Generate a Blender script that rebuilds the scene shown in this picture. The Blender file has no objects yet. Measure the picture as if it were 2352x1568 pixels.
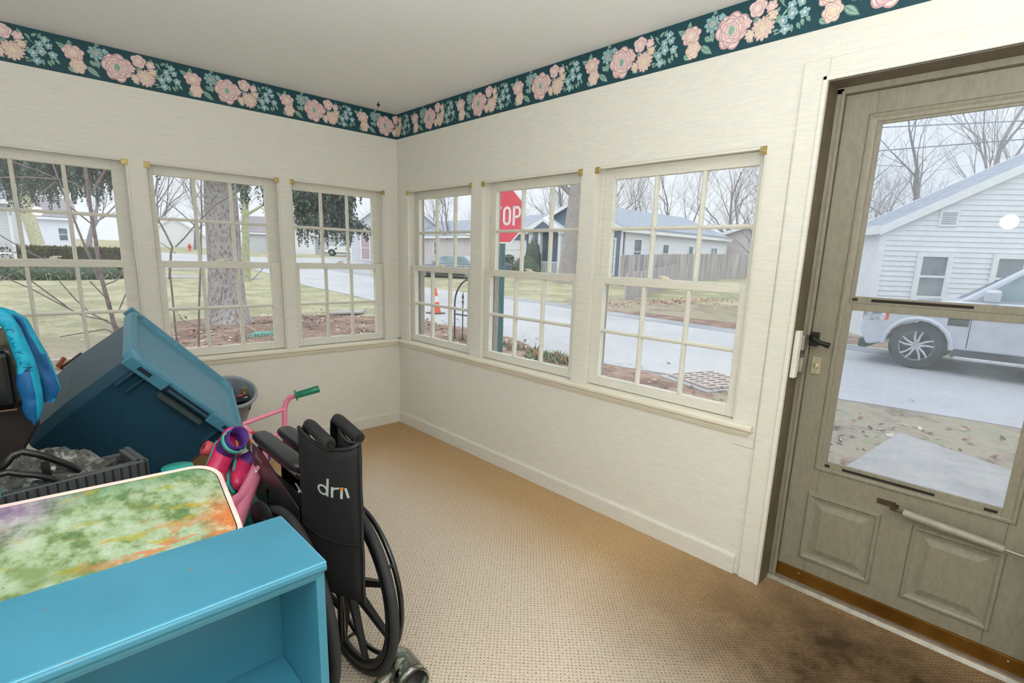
import bpy, math, random
from math import sin, cos, pi, radians as R
from mathutils import Vector as V, Matrix, Euler
sc = bpy.context.scene
col = sc.collection
# ---------------------------------------------------------------- camera
cd = bpy.data.cameras.new('camera'); cam = bpy.data.objects.new('camera', cd); col.objects.link(cam)
cd.sensor_width = 36; cd.lens = 36*1193.4/2352; cd.shift_y = 51.14/2352; cd.clip_start = .03; cd.clip_end = 600
cam.matrix_world = Matrix(((.72578944, .11692104, -.67790793, -2.2152), (-.68724609, .16674703, -.70702775, -3.64017), (.03037271, .97904285, .20137676, 1.3706), (0, 0, 0, 1)))
sc.camera = cam
sc.view_settings.view_transform = 'Standard'; sc.view_settings.look = 'None'; sc.view_settings.gamma = 1
sc.view_settings.use_curve_mapping = False; sc.view_settings.exposure = 0.0
# ---------------------------------------------------------------- sky: overcast, brighter overhead
w = bpy.data.worlds.new('sky'); sc.world = w; w.use_nodes = True
wn = w.node_tree.nodes; wl = w.node_tree.links
for n in list(wn): wn.remove(n)
tc = wn.new('ShaderNodeTexCoord'); sx = wn.new('ShaderNodeSeparateXYZ'); wl.new(tc.outputs['Generated'], sx.inputs[0])
rp = wn.new('ShaderNodeValToRGB'); wl.new(sx.outputs['Z'], rp.inputs[0])
rp.color_ramp.elements[0].position = 0; rp.color_ramp.elements[0].color = (.9, .93, 1, 1)
rp.color_ramp.elements[1].position = .35; rp.color_ramp.elements[1].color = (.97, .99, 1, 1)
e = rp.color_ramp.elements.new(.9); e.color = (1, 1, 1, 1)
rs = wn.new('ShaderNodeMapRange'); wl.new(sx.outputs['Z'], rs.inputs[0]); rs.inputs[1].default_value = .15; rs.inputs[2].default_value = .8
rs.inputs[3].default_value = 1.15; rs.inputs[4].default_value = 2.1
nz = wn.new('ShaderNodeTexNoise'); nz.inputs['Scale'].default_value = 3; nz.inputs['Detail'].default_value = 4; wl.new(tc.outputs['Generated'], nz.inputs[0])
nm = wn.new('ShaderNodeMapRange'); wl.new(nz.outputs[0], nm.inputs[0]); nm.inputs[3].default_value = .92; nm.inputs[4].default_value = 1.07
mu = wn.new('ShaderNodeMath'); mu.operation = 'MULTIPLY'; wl.new(rs.outputs[0], mu.inputs[0]); wl.new(nm.outputs[0], mu.inputs[1])
bg = wn.new('ShaderNodeBackground'); wl.new(rp.outputs[0], bg.inputs[0]); wl.new(mu.outputs[0], bg.inputs[1])
wo = wn.new('ShaderNodeOutputWorld'); wl.new(bg.outputs[0], wo.inputs[0])
# ---------------------------------------------------------------- room light: two unseen fill lights added behind the camera, plus the camera flash
def light(name, typ, loc, energy, color=(1, 1, 1), size=.1, rot=(0, 0, 0), sy=None):
    l = bpy.data.lights.new(name, typ); l.energy = energy; l.color = color
    if typ == 'AREA':
        l.size = size
        if sy: l.shape = 'RECTANGLE'; l.size_y = sy
    else: l.shadow_soft_size = size
    o = bpy.data.objects.new(name, l); o.location = loc; o.rotation_euler = rot; col.objects.link(o); return o
light('room_fill_light', 'POINT', (-1.03, -4.2, 1.85), 6, (.96, .98, 1), .16)  # added fill to brighten the room, no lamp hangs here
light('upward_fill_light', 'AREA', (-2.45, -3.75, 1.25), 98, (.93, .97, 1), .5, (pi, 0, 0), .5)  # added upward fill that brightens the ceiling, not a real lamp
light('camera_flash_light', 'POINT', (-1.96, -3.34, 1.672), 9.5, (.96, .98, 1), .042)  # camera flash, placed from its reflections in the panes

# ---------------------------------------------------------------- helpers
def tag(o, label=None, cat=None, group=None, kind=None):
    if label: o['label'] = label
    if cat: o['category'] = cat
    if group: o['group'] = group
    if kind: o['kind'] = kind
    return o
def empty(name, loc=(0, 0, 0), rot=(0, 0, 0), scale=1, **k):
    o = bpy.data.objects.new(name, None); o.location = loc; o.rotation_euler = rot; o.scale = (scale,)*3 if not isinstance(scale, tuple) else scale
    o.empty_display_size = .05; col.objects.link(o)
    return tag(o, **k) if k else o
class MB:
    def __init__(s): s.v = []; s.f = []; s.m = []; s.s = []
    def add(s, vs, fs, mi=0, sm=False, mt=None):
        n = len(s.v)
        for v in vs:
            v = V(v); s.v.append(mt @ v if mt else v)
        for f in fs: s.f.append([n+i for i in f]); s.m.append(mi); s.s.append(sm)
        return s
    def box(s, a, b, mi=0, mt=None):
        x0, x1 = sorted((a[0], b[0])); y0, y1 = sorted((a[1], b[1])); z0, z1 = sorted((a[2], b[2]))
        return s.add([(x0,y0,z0),(x1,y0,z0),(x1,y1,z0),(x0,y1,z0),(x0,y0,z1),(x1,y0,z1),(x1,y1,z1),(x0,y1,z1)],
            [(0,3,2,1),(4,5,6,7),(0,1,5,4),(1,2,6,5),(2,3,7,6),(3,0,4,7)], mi, False, mt)
    def hexa(s, p, mi=0, mt=None):      # 8 points, bottom ring then top ring
        return s.add(p, [(0,3,2,1),(4,5,6,7),(0,1,5,4),(1,2,6,5),(2,3,7,6),(3,0,4,7)], mi, False, mt)
    def prism(s, poly, d0, d1, ax='z', mi=0, mt=None, sm=False):   # polygon in the two other axes, extruded d0..d1 along ax
        def P(u, v, d): return {'z': (u, v, d), 'x': (d, u, v), 'y': (u, d, v)}[ax]
        n = len(poly); vs = [P(u, v, d0) for u, v in poly]+[P(u, v, d1) for u, v in poly]
        s.add(vs, [tuple(range(n))[::-1], tuple(range(n, 2*n))], mi, False, mt)
        m0 = len(s.v)-2*n
        for i in range(n):
            j = (i+1) % n; s.f.append([m0+i, m0+j, m0+n+j, m0+n+i]); s.m.append(mi); s.s.append(sm)
        return s
    def tube(s, pts, r, seg=10, mi=0, cap=True, mt=None, closed=False):
        pts = [V(p) for p in pts]; n = len(pts)
        rr = r if isinstance(r, (list, tuple)) else [r]*n
        vs = []; up = None
        for i, p in enumerate(pts):
            if closed: t = pts[(i+1) % n]-pts[i-1]
            else: t = (pts[min(i+1, n-1)]-pts[max(i-1, 0)])
            if t.length < 1e-9: t = V((0, 0, 1))
            t.normalize()
            if up is None:
                up = V((0, 0, 1)) if abs(t.z) < .9 else V((1, 0, 0))
            a = t.cross(up)
            if a.length < 1e-6: a = t.orthogonal()
            a.normalize(); b = a.cross(t).normalized(); up = b
            for k in range(seg):
                th = 2*pi*k/seg; vs.append(p+(a*cos(th)+b*sin(th))*rr[i])
        fs = []
        for i in range(n if closed else n-1):
            for k in range(seg):
                j = (i+1) % n
                fs.append((i*seg+k, i*seg+(k+1) % seg, j*seg+(k+1) % seg, j*seg+k))
        s.add(vs, fs, mi, True, mt)
        if cap and not closed: s.add(vs[:seg], [tuple(range(seg))], mi, False, mt); s.add(vs[-seg:], [tuple(range(seg))[::-1]], mi, False, mt)
        return s
    def lathe(s, prof, seg=24, mi=0, mt=None, sm=True, ax='z', sx=1, sy=1):   # profile of (r, h)
        vs = []
        for r, h in prof:
            for k in range(seg):
                a = 2*pi*k/seg; x, y = r*cos(a)*sx, r*sin(a)*sy
                vs.append({'z': (x, y, h), 'x': (h, x, y), 'y': (x, h, y)}[ax])
        fs = [(i*seg+k, i*seg+(k+1) % seg, (i+1)*seg+(k+1) % seg, (i+1)*seg+k) for i in range(len(prof)-1) for k in range(seg)]
        return s.add(vs, fs, mi, sm, mt)
    def ball(s, c, r, mi=0, seg=12, mt=None, n=7):
        rx, ry, rz = r if isinstance(r, (tuple, list)) else (r,)*3
        T = Matrix.Translation(V(c)) @ Matrix.Diagonal((rx, ry, rz, 1))
        if mt: T = mt @ T
        return s.lathe([(max(sin(pi*i/n), 1e-4), -cos(pi*i/n)) for i in range(n+1)], seg, mi, T)
    def grid(s, P, mi=0, sm=True, mt=None, wrap=False):      # P: rows of points
        n = len(P[0]); vs = [q for r in P for q in r]; fs = []
        for i in range(len(P)-1):
            for j in range(n if wrap else n-1):
                k = (j+1) % n; fs.append((i*n+j, i*n+k, (i+1)*n+k, (i+1)*n+j))
        return s.add(vs, fs, mi, sm, mt)
    def build(s, name, mats, parent=None, bevel=0, seg=2, solid=0, sub=0, loc=None, rot=None, **k):
        me = bpy.data.meshes.new(name); me.from_pydata([tuple(v) for v in s.v], [], s.f)
        mats = mats if isinstance(mats, (list, tuple)) else [mats]
        for m in mats: me.materials.append(m)
        me.polygons.foreach_set('material_index', s.m); me.polygons.foreach_set('use_smooth', s.s); me.update()
        o = bpy.data.objects.new(name, me); col.objects.link(o)
        if parent: o.parent = parent
        if loc: o.location = loc
        if rot: o.rotation_euler = rot
        if sub: b = o.modifiers.new('sub', 'SUBSURF'); b.levels = b.render_levels = sub
        if solid: b = o.modifiers.new('solid', 'SOLIDIFY'); b.thickness = solid; b.offset = 0
        if bevel: b = o.modifiers.new('bevel', 'BEVEL'); b.width = bevel; b.segments = seg; b.limit_method = 'ANGLE'; b.angle_limit = R(35)
        if k: tag(o, **k)
        return o
def copy_tree(o, parent=None):
    c = o.copy(); col.objects.link(c)
    if parent: c.parent = parent
    for ch in [x for x in list(bpy.data.objects) if x.parent is o and x is not c]: copy_tree(ch, c)
    return c

def lin(c): return tuple(((x/255)/12.92 if x/255 <= .04045 else (((x/255)+.055)/1.055)**2.4) for x in c)+(1,)
class NT:
    def __init__(s, name):
        s.m = bpy.data.materials.new(name); s.m.use_nodes = True; s.t = s.m.node_tree; s.b = s.t.nodes['Principled BSDF']; s.out = s.t.nodes['Material Output']
    def n(s, typ, **k):
        x = s.t.nodes.new('ShaderNode'+typ)
        for a, b in k.items():
            if a.startswith('i_'): x.inputs[a[2:].replace('_', ' ')].default_value = b
            else: setattr(x, a, b)
        return x
    def l(s, a, b): s.t.links.new(a, b)
    def coord(s, sc=(1, 1, 1), rot=(0, 0, 0), kind='Object', loc=(0, 0, 0)):
        t = s.n('TexCoord'); m = s.n('Mapping'); m.inputs['Scale'].default_value = sc; m.inputs['Rotation'].default_value = rot; m.inputs['Location'].default_value = loc
        s.l(t.outputs[kind], m.inputs[0]); return m.outputs[0]
    def noise(s, scale, detail=3, vec=None, rough=.5, lo=0., hi=1.):
        x = s.n('TexNoise'); x.inputs['Scale'].default_value = scale; x.inputs['Detail'].default_value = detail; x.inputs['Roughness'].default_value = rough
        if vec: s.l(vec, x.inputs['Vector'])
        if (lo, hi) != (0., 1.): return s.rng(x.outputs[0], lo, hi)
        return x.outputs[0]
    def rng(s, v, a, b, c=0., d=1.):
        m = s.n('MapRange'); s.l(v, m.inputs[0]); m.inputs[1].default_value = a; m.inputs[2].default_value = b; m.inputs[3].default_value = c; m.inputs[4].default_value = d; return m.outputs[0]
    def ramp(s, v, stops):
        r = s.n('ValToRGB'); s.l(v, r.inputs[0]); el = r.color_ramp.elements
        while len(el) < len(stops): el.new(.5)
        for e_, (p, c) in zip(el, stops): e_.position = p; e_.color = c if len(c) == 4 else lin(c)
        return r.outputs[0]
    def mix(s, f, a, b, mode='MIX'):
        m = s.n('Mix'); m.data_type = 'RGBA'; m.blend_type = mode
        for sock, val in ((m.inputs[0], f), (m.inputs[6], a), (m.inputs[7], b)):
            if hasattr(val, 'is_output'): s.l(val, sock)
            else: sock.default_value = val if isinstance(val, (int, float)) or len(val) == 4 else lin(val)
        return m.outputs[2]
    def math(s, op, a, b=0.):
        m = s.n('Math'); m.operation = op
        for sock, val in ((m.inputs[0], a), (m.inputs[1], b)):
            if hasattr(val, 'is_output'): s.l(val, sock)
            else: sock.default_value = val
        return m.outputs[0]
    def bump(s, h, st=.3, dist=.01):
        b = s.n('Bump'); b.inputs['Strength'].default_value = st; b.inputs['Distance'].default_value = dist; s.l(h, b.inputs['Height']); s.l(b.outputs[0], s.b.inputs['Normal'])
    def base(s, c):
        if hasattr(c, 'is_output'): s.l(c, s.b.inputs['Base Color'])
        else: s.b.inputs['Base Color'].default_value = lin(c)
    def set(s, rough=.5, metal=0, spec=None, coat=0):
        s.b.inputs['Roughness'].default_value = rough; s.b.inputs['Metallic'].default_value = metal; s.b.inputs['Coat Weight'].default_value = coat
        if spec is not None: s.b.inputs['Specular IOR Level'].default_value = spec
        return s
def mat(name, c, rough=.5, metal=0, var=.12, scale=12, bump=0, spec=None, c2=None, coat=0, stretch=(1, 1, 1)):
    t = NT(name); v = t.coord(stretch); n = t.noise(scale, 4, v)
    d = c2 or tuple(x*(1-var) for x in c)
    t.base(t.mix(t.rng(n, .35, .65), c, d)); t.set(rough, metal, spec, coat)
    if bump: t.bump(t.noise(scale*6, 3, v), bump, .004)
    return t.m
# ---------------------------------------------------------------- surfaces of the room
def wall_mat(name, c, sc=(1, 1, 1)):
    t = NT(name); v = t.coord((9, 9, 120)); a = t.noise(1, 4, v, .6); v2 = t.coord((60, 60, 420)); b = t.noise(1, 2, v2)
    bl = t.noise(14, 4, t.coord((1, 1, 1.6)), .7)
    c1 = t.mix(t.rng(a, .35, .7), c, tuple(x*.955 for x in c)); c2 = t.mix(t.rng(bl, .56, .68, 0, .35), c1, (c[0]-26, c[1]-12, c[2]+2)); c3 = t.mix(t.rng(bl, .44, .34, 0, .3), c2, (c[0]+3, c[1]-7, c[2]-30))
    t.base(t.mix(t.rng(b, .35, .7, 0, .22), c3, tuple(x*.85 for x in c))); t.set(.75, spec=.25)
    t.bump(b, .25, .003); return t.m
m_wall = wall_mat('linen_wallpaper', (235, 232, 222))
m_trim = wall_mat('cream_trim_paint', (233, 230, 219))
t = NT('gloss_sill_paint'); t.base(t.mix(t.rng(t.noise(20, 4), .4, .7), (238, 234, 218), (224, 216, 194))); t.set(.4); m_sill = t.m
t = NT('ceiling_paint'); v = t.coord((20, 20, 20)); a = t.noise(8, 4, v, .7); b = t.noise(1.2, 3)
t.base(t.mix(t.rng(a, .4, .7, 0, .8), (242, 242, 240), (226, 226, 223))); t.set(.9, spec=.1); t.bump(a, .6, .004); m_ceil = t.m
# carpet: loops in a staggered lattice with dark pinholes, traffic stains
t = NT('berber_carpet'); v = t.coord((1, 1, 1)); sp = t.n('SeparateXYZ'); t.l(v, sp.inputs[0]); P = 2*pi/.0195; wob = t.math('MULTIPLY', t.noise(9, 2, v), .006)
sx_ = t.math('SINE', t.math('MULTIPLY', t.math('ADD', sp.outputs[0], wob), P)); sy_ = t.math('SINE', t.math('MULTIPLY', t.math('ADD', sp.outputs[1], wob), P)); pr = t.math('MULTIPLY', sx_, sy_)
nn = t.noise(170, 3, v); st = t.noise(1.3, 3, v, .5); st2 = t.noise(5, 5, v, .7); jit = t.noise(80, 2, v)
tan = t.math('MAXIMUM', t.rng(t.math('ADD', sp.outputs[0], t.math('MULTIPLY', st, .5)), -.55, -.05), t.rng(t.math('ADD', sp.outputs[1], t.math('MULTIPLY', st, .5)), -.75, -.1))
c0 = t.mix(t.rng(nn, .3, .7), t.mix(tan, (218, 203, 184), (206, 174, 132)), t.mix(tan, (202, 186, 166), (188, 154, 112)))
pin = t.rng(t.math('ADD', pr, t.math('MULTIPLY', t.math('SUBTRACT', jit, .5), 1.7)), .5, .85)
c1 = t.mix(t.math('MULTIPLY', pin, .68), c0, (112, 86, 60))
dx = t.math('ADD', sp.outputs[0], .3); dy = t.math('ADD', sp.outputs[1], 3.4); dd = t.math('SQRT', t.math('ADD', t.math('MULTIPLY', dx, dx), t.math('MULTIPLY', t.math('MULTIPLY', dy, dy), .8))); near = t.rng(dd, .2, .95, 1, 0)
c2 = t.mix(t.math('MULTIPLY', near, t.rng(st2, .34, .6, .75, 1.)), c1, (72, 56, 38))
speck = t.rng(t.noise(60, 2, v), .76, .79)
t.base(t.mix(t.math('MULTIPLY', speck, .8), c2, (60, 44, 34))); t.set(.95, spec=.1); t.bump(t.math('ADD', t.math('MULTIPLY', pr, -.6), t.math('MULTIPLY', nn, .8)), .5, .004); m_carpet = t.m
m_taupe = mat('taupe_door_paint', (142, 136, 118), .5, 0, .08, 30, .15, stretch=(3, 3, 1))
m_jamb = mat('taupe_jamb_paint', (108, 96, 76), .55, 0, .12, 20)
m_brass = mat('aged_brass', (150, 108, 46), .32, .75, .3, 4, c2=(122, 80, 30), stretch=(1, 2, .6))
m_brassy = mat('pale_brass', (206, 184, 120), .35, .5, .15, 40)
m_black = mat('black_plastic', (16, 17, 18), .35, 0, .3, 20)
m_alu = mat('dull_aluminium', (176, 172, 160), .4, .7, .1, 30)
m_ext = mat('weathered_exterior_wood', (176, 168, 160), .8, 0, .15, 30, .2, stretch=(4, 4, .5))
m_dark = mat('dark_gap', (40, 36, 30), .9)
def glass_mat(name, dust=.07, dc=(225, 232, 240), tint=(.96, .98, .985)):
    t = NT(name); g = t.t.nodes; g.remove(t.b)
    tr = t.n('BsdfTransparent'); tr.inputs[0].default_value = (*tint, 1); gl = t.n('BsdfGlossy'); gl.inputs['Roughness'].default_value = .015
    fr = t.n('Fresnel'); fr.inputs[0].default_value = 1.42; m1 = t.n('MixShader'); ge = t.n('NewGeometry'); t.l(t.math('MULTIPLY', fr.outputs[0], t.math('SUBTRACT', 1., ge.outputs['Backfacing'])), m1.inputs[0]); t.l(tr.outputs[0], m1.inputs[1]); t.l(gl.outputs[0], m1.inputs[2])
    df = t.n('BsdfDiffuse'); df.inputs[0].default_value = lin(dc); m2 = t.n('MixShader'); m2.inputs[0].default_value = dust
    n = t.noise(9, 5, t.coord((1, 1, 1)), .7); t.l(t.rng(n, .3, .75, dust*.5, dust*1.7), m2.inputs[0])
    t.l(m1.outputs[0], m2.inputs[1]); t.l(df.outputs[0], m2.inputs[2]); t.l(m2.outputs[0], t.out.inputs[0]); return t.m
m_glass = glass_mat('dusty_window_glass', .05)
m_dglass = glass_mat('dusty_door_glass', .09, (215, 225, 236), (.86, .89, .92))
# ---------------------------------------------------------------- room shell
ZC, ZH, ZS = 2.38, 1.831, .699
XB, YB, TH = -3.5, -5.4, .14
def struct(o): o['kind'] = 'structure'; return o
LW = [(-.814, -.109), (-1.613, -.881), (-2.412, -1.686)]       # openings along x in the wall y=0
RW = [(-.908, -.127), (-1.818, -1.001), (-2.747, -1.898)]      # openings along y in the wall x=0
DY0, DY1, DZ = -3.79, -2.933, 2.023
b = MB(); b.box((XB-.2, YB-.2, -.06), (0, 0, 0)); b.box((0, DY0, -.06), (.14, DY1, 0)); struct(b.build('floor', m_carpet))
b = MB(); b.box((XB-.2, YB-.2, ZC), (.0, .0, ZC+.08)); struct(b.build('ceiling', m_ceil))
b = MB(); b.box((XB-.2, 0, -.35), (TH, TH, ZS-.03)); b.box((XB-.2, 0, ZH), (TH, TH, ZC+.12))
xs = [XB-.2]+[q for o_ in sorted(LW) for q in o_]+[TH]
for i in range(0, len(xs), 2): b.box((xs[i], 0, ZS-.03), (xs[i+1], TH, ZH))
struct(b.build('wall_left', m_wall))
b = MB(); b.box((0, DY1, -.35), (TH, 0, ZS-.03)); b.box((0, DY1, ZH), (TH, 0, ZC+.12)); b.box((0, YB-.2, DZ), (TH, DY1, ZC+.12)); b.box((0, YB-.2, -.35), (TH, DY0, DZ)); b.box((.0, DY0, -.35), (TH, DY1, -.06))
ys = [DY1]+[q for o_ in sorted(RW) for q in o_]+[0]
for i in range(0, len(ys), 2): b.box((0, ys[i], ZS-.03), (TH, ys[i+1], ZH))
struct(b.build('wall_right', m_wall))
b = MB(); b.box((XB-.2, YB-.2, 0), (XB, 0, ZC)); struct(b.build('wall_back', m_wall))
b = MB(); b.box((XB, YB-.2, 0), (0, YB, ZC)); struct(b.build('wall_front', m_wall))
# roof over the porch (keeps the sky out from above)
b = MB(); b.box((XB-.5, YB-.5, ZC+.12), (.45, .45, ZC+.2)); struct(b.build('trim_roof', m_ext))
# baseboards
def ogee_base(name, a, b_, axis):
    m = MB(); pr = [(0, 0), (.013, 0), (.013, .078), (.009, .088), (0, .09)]
    if axis == 'x': m.prism([(-y, z) for y, z in pr], a, b_, 'x')
    else: m.prism([(-x, z) for x, z in pr], a, b_, 'y')
    return struct(m.build(name, m_trim))
ogee_base('baseboard_left', XB, 0, 'x'); ogee_base('baseboard_right', -2.823, -.013, 'y')
# stools (window sills) with a nosing and a moulding under them
pr = [(.03, ZS-.028), (-.028, ZS-.028), (-.036, ZS-.02), (-.036, ZS-.008), (-.028, ZS), (.14, ZS), (.14, ZS-.028)]
pr2 = [(0, ZS-.062), (-.006, ZS-.06), (-.018, ZS-.04), (-.018, ZS-.028), (0, ZS-.028)]
b = MB(); b.prism(pr, XB, 0, 'x'); b.prism(pr2, XB, 0, 'x'); struct(b.build('trim_1', m_sill, label='cream painted window stool along the left wall'))
b = MB(); b.prism(pr, -2.83, -.0, 'y'); b.prism(pr2, -2.815, -.018, 'y'); struct(b.build('trim_2', m_sill, label='cream painted window stool along the right wall'))
# door casing
b = MB(); b.box((-.014, -2.9335, 0), (0, -2.846, 2.10)); b.box((-.014, -3.876, 2.023), (0, -2.9335, 2.10)); b.box((-.014, -3.876, 0), (0, DY0, 2.023))
b.box((-.02, -2.933, 0), (-.0, -2.917, 2.039)); b.box((-.02, DY0-.016, 2.023), (0, -2.917, 2.039)); b.box((-.02, DY0-.016, 0), (0, DY0, 2.039))
struct(b.build('trim_3', m_trim, bevel=.003, label='cream casing round the door'))
# a flat board seam beside the last window
b = MB(); b.box((-.005, -2.838, ZS-.1), (.0, -2.747, ZH)); struct(b.build('trim_4', m_trim))
b = MB(); b.box((0.0, DY1-.0015, 0), (.14, DY1, DZ)); b.box((0, DY0, DZ-.0015), (.14, DY1, DZ)); b.box((0, DY0, 0), (.14, DY0+.0015, DZ)); struct(b.build('trim_5', m_jamb, label='taupe door jamb'))
# ---------------------------------------------------------------- windows: double hung, six panes over six
def window(n, wallax, a, b_, ga, gb, label, block=True):
    """a..b_ opening, ga..gb glass span along the wall; local frame: u along the wall, d depth outward, z"""
    root = empty('window_%d' % n, kind='structure', label=label)
    def T(u0, d0, z0, u1, d1, z1, mb, mi=0):
        if wallax == 'x': mb.box((u0, d0, z0), (u1, d1, z1), mi)
        else: mb.box((d0, u0, z0), (d1, u1, z1), mi)
    fr = MB()                                  # jamb liners, stops, parting beads
    for s, e0 in ((a, 1), (b_, -1)):
        T(s, .002, ZS, s+e0*.012, .03, ZH, fr); T(s, .066, ZS, s+e0*.014, .072, ZH, fr); T(s, .0, ZS, s+e0*.002, .14, ZH, fr)
        T(s, .105, ZS, s+e0*.03, .14, ZH, fr, 1)
    T(a, .002, ZH-.012, b_, .03, ZH, fr); T(a, .0, ZH-.002, b_, .14, ZH, fr); T(a, .105, ZH-.03, b_, .14, ZH, fr, 1); T(a, .105, ZS, b_, .16, ZS+.02, fr, 1)
    fr.build('window_frame', [m_trim, m_ext], root, bevel=.002)
    zu0, zu1, zl0, zl1 = 1.285, 1.772, .752, 1.245
    def sash(name, d0, d1, u0, u1, z0, z1, gz0, gz1, ga, gb):
        m = MB(); T(u0, d0, z0, ga, d1, z1, m); T(gb, d0, z0, u1, d1, z1, m); T(ga, d0, z0, gb, d1, gz0, m); T(ga, d0, gz1, gb, d1, z1, m)
        w_ = (gb-ga)/3
        for k in (1, 2): T(ga+k*w_-.009, d0+.004, gz0, ga+k*w_+.009, d1-.004, gz1, m); T(ga+k*w_-.004, d0-.001, gz0, ga+k*w_+.004, d1, gz1, m)
        zm = (gz0+gz1)/2; T(ga, d0+.004, zm-.009, gb, d1-.004, zm+.009, m); T(ga, d0-.001, zm-.004, gb, d1, zm+.004, m)
        o = m.build(name, m_trim, root, bevel=.0025)
        g = MB(); T(ga-.004, (d0+d1)/2-.0015, gz0-.004, gb+.004, (d0+d1)/2+.0015, gz1+.004, g); g.build('glass_pane', m_glass, o)
        return o
    sash('upper_sash', .074, .104, a+.004, b_-.004, 1.262, ZH-.004, zu0, zu1, ga, gb)
    lo = sash('lower_sash', .032, .064, a+.004, b_-.004, ZS+.003, 1.285, zl0, zl1, ga+.004, gb-.004)
    k = MB(); c = (a+b_)/2; T(c-.03, .034, 1.285, c+.03, .06, 1.289, k); T(c-.014, .036, 1.288, c+.016, .056, 1.298, k); T(c-.002, .04, 1.296, c+.035, .05, 1.303, k)
    k.build('sash_lock', m_sill, lo, bevel=.002)
    for s, e0 in ((a, 1), (b_, -1)):           # little yellowed shade brackets in the top corners
        k = MB(); T(s, -.004, ZH-.034, s+e0*.03, .006, ZH-.002, k); T(s+e0*.006, -.008, ZH-.026, s+e0*.024, -.004, ZH-.012, k); k.build('shade_bracket', m_brassy, root, bevel=.002)
    return root
window(1, 'x', *LW[0], -.768, -.175, 'double hung window of the left wall nearest the corner')
window(2, 'x', *LW[1], -1.561, -.95, 'middle double hung window of the left wall, tree trunk behind it')
window(3, 'x', *LW[2], -2.362, -1.752, 'double hung window at the left edge behind the blue tote')
window(4, 'y', *RW[0], -.838, -.183, 'double hung window of the right wall nearest the corner')
window(5, 'y', *RW[1], -1.765, -1.062, 'double hung window with the stop sign behind it')
window(6, 'y', *RW[2], -2.692, -1.968, 'double hung window of the right wall nearest the door')
# ---------------------------------------------------------------- storm door
root = empty('door_1', kind='structure', label='taupe storm door with two stacked glass panes')
X0, X1 = .128, .155
b = MB(); b.box((.105, -2.957, 0), (.15, -2.933, 2.02)); b.box((.105, -3.79, 0), (.15, -3.768, 2.02)); b.box((.105, -3.79, 2.0), (.15, -2.933, 2.023)); b.box((.1, -2.962, .0), (.112, -2.95, 2.01))
b.build('door_frame', m_taupe, root, bevel=.002)
b = MB(); b.box((X0, -3.064, .075), (X1, -2.96, 1.998)); b.box((X0, -3.766, .075), (X1, -3.643, 1.998)); b.box((X0, -3.643, 1.905), (X1, -3.064, 1.998)); b.box((X0, -3.643, .075), (X1, -3.064, .56))
b.build('door_panel', m_taupe, root, bevel=.002)
def moulding(mb, y0, y1, z0, z1, w, x0, h):   # picture-frame moulding standing proud of x0
    pr = [(0, 0), (w*.15, h), (w*.4, h*1.1), (w*.65, h*.5), (w, h*.25), (w, 0)]
    rings = []
    for d, q in pr: rings.append([(x0-q, y0+d, z0+d), (x0-q, y1-d, z0+d), (x0-q, y1-d, z1-d), (x0-q, y0+d, z1-d)])
    mb.grid(rings, 0, False, wrap=True)
b = MB(); moulding(b, -3.662, -3.043, .54, 1.922, .03, X0, .008); b.build('glazing_moulding', m_taupe, root)
for y0, y1 in ((-3.299, -3.036), (-3.657, -3.395)):
    b = MB(); moulding(b, y0, y1, .133, .437, .032, X0, .009)
    q = [(X0-.001, .032), (X0+.006-.008, .04), (X0-.009, .062)]
    b.grid([[(x_, y0+d, .133+d), (x_, y1-d, .133+d), (x_, y1-d, .437-d), (x_, y0+d, .437-d)] for x_, d in q], 0, False, wrap=True)
    b.add([(X0-.009, y0+.062, .195), (X0-.009, y1-.062, .195), (X0-.009, y1-.062, .375), (X0-.009, y0+.062, .375)], [(0, 1, 2, 3)]); b.build('raised_panel', m_taupe, root)
def dsash(name, z0, z1, gz0, gz1, x0):
    b = MB(); y0, y1, g0, g1 = -3.645, -3.062, -3.62, -3.088
    b.box((x0, y0, z0), (x0+.012, g0, z1)); b.box((x0, g1, z0), (x0+.012, y1, z1)); b.box((x0, g0, z0), (x0+.012, g1, gz0)); b.box((x0, g0, gz1), (x0+.012, g1, z1))
    o = b.build(name, m_taupe, root, bevel=.0015)
    b = MB(); b.box((x0+.005, g0-.004, gz0-.004), (x0+.008, g1+.004, gz1+.004)); b.build('glass_pane', m_dglass, o)
    b = MB()
    for ya, yb in ((-3.10, -3.082), (-3.44, -3.145), (-3.61, -3.575)): b.box((x0-.0015, ya, z0+.010), (x0+.001, yb, z0+.020))
    b.build('vent_slot', m_dark, o); return o
dsash('upper_glass_sash', 1.235, 1.91, 1.262, 1.882, .132); dsash('lower_glass_sash', .555, 1.235, .588, 1.209, .122)
b = MB(); b.box((.118, -3.766, .02), (.13, -2.958, .075)); o = b.build('bottom_sweep', m_brass, root, bevel=.001)
b = MB()
for y in (-3.05, -3.72): b.ball((.117, y, .06), .004)
b.build('screw', m_alu, o)
b = MB(); b.prism([(.085, 0), (.1, .012), (.135, .018), (.16, .018), (.16, 0)], DY0, DY1, 'y'); b.build('threshold', m_alu, root)
cl = MB(); cl.tube([(.085, -3.366, .484), (.085, -3.645, .463)], [.0145, .0145], 16); c_ = cl.build('door_closer', mat('cream_closer_tube', (158, 152, 136), .4, 0, .1, 30), root)
k = MB(); k.box((.122, -3.335, .478), (.128, -3.275, .497)); k.box((.08, -3.345, .481), (.126, -3.325, .492)); k.tube([(.085, -3.335, .486), (.085, -3.37, .484)], .005, 8); k.build('closer_bracket', mat('tarnished_steel', (96, 84, 66), .4, .8), c_)
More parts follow.
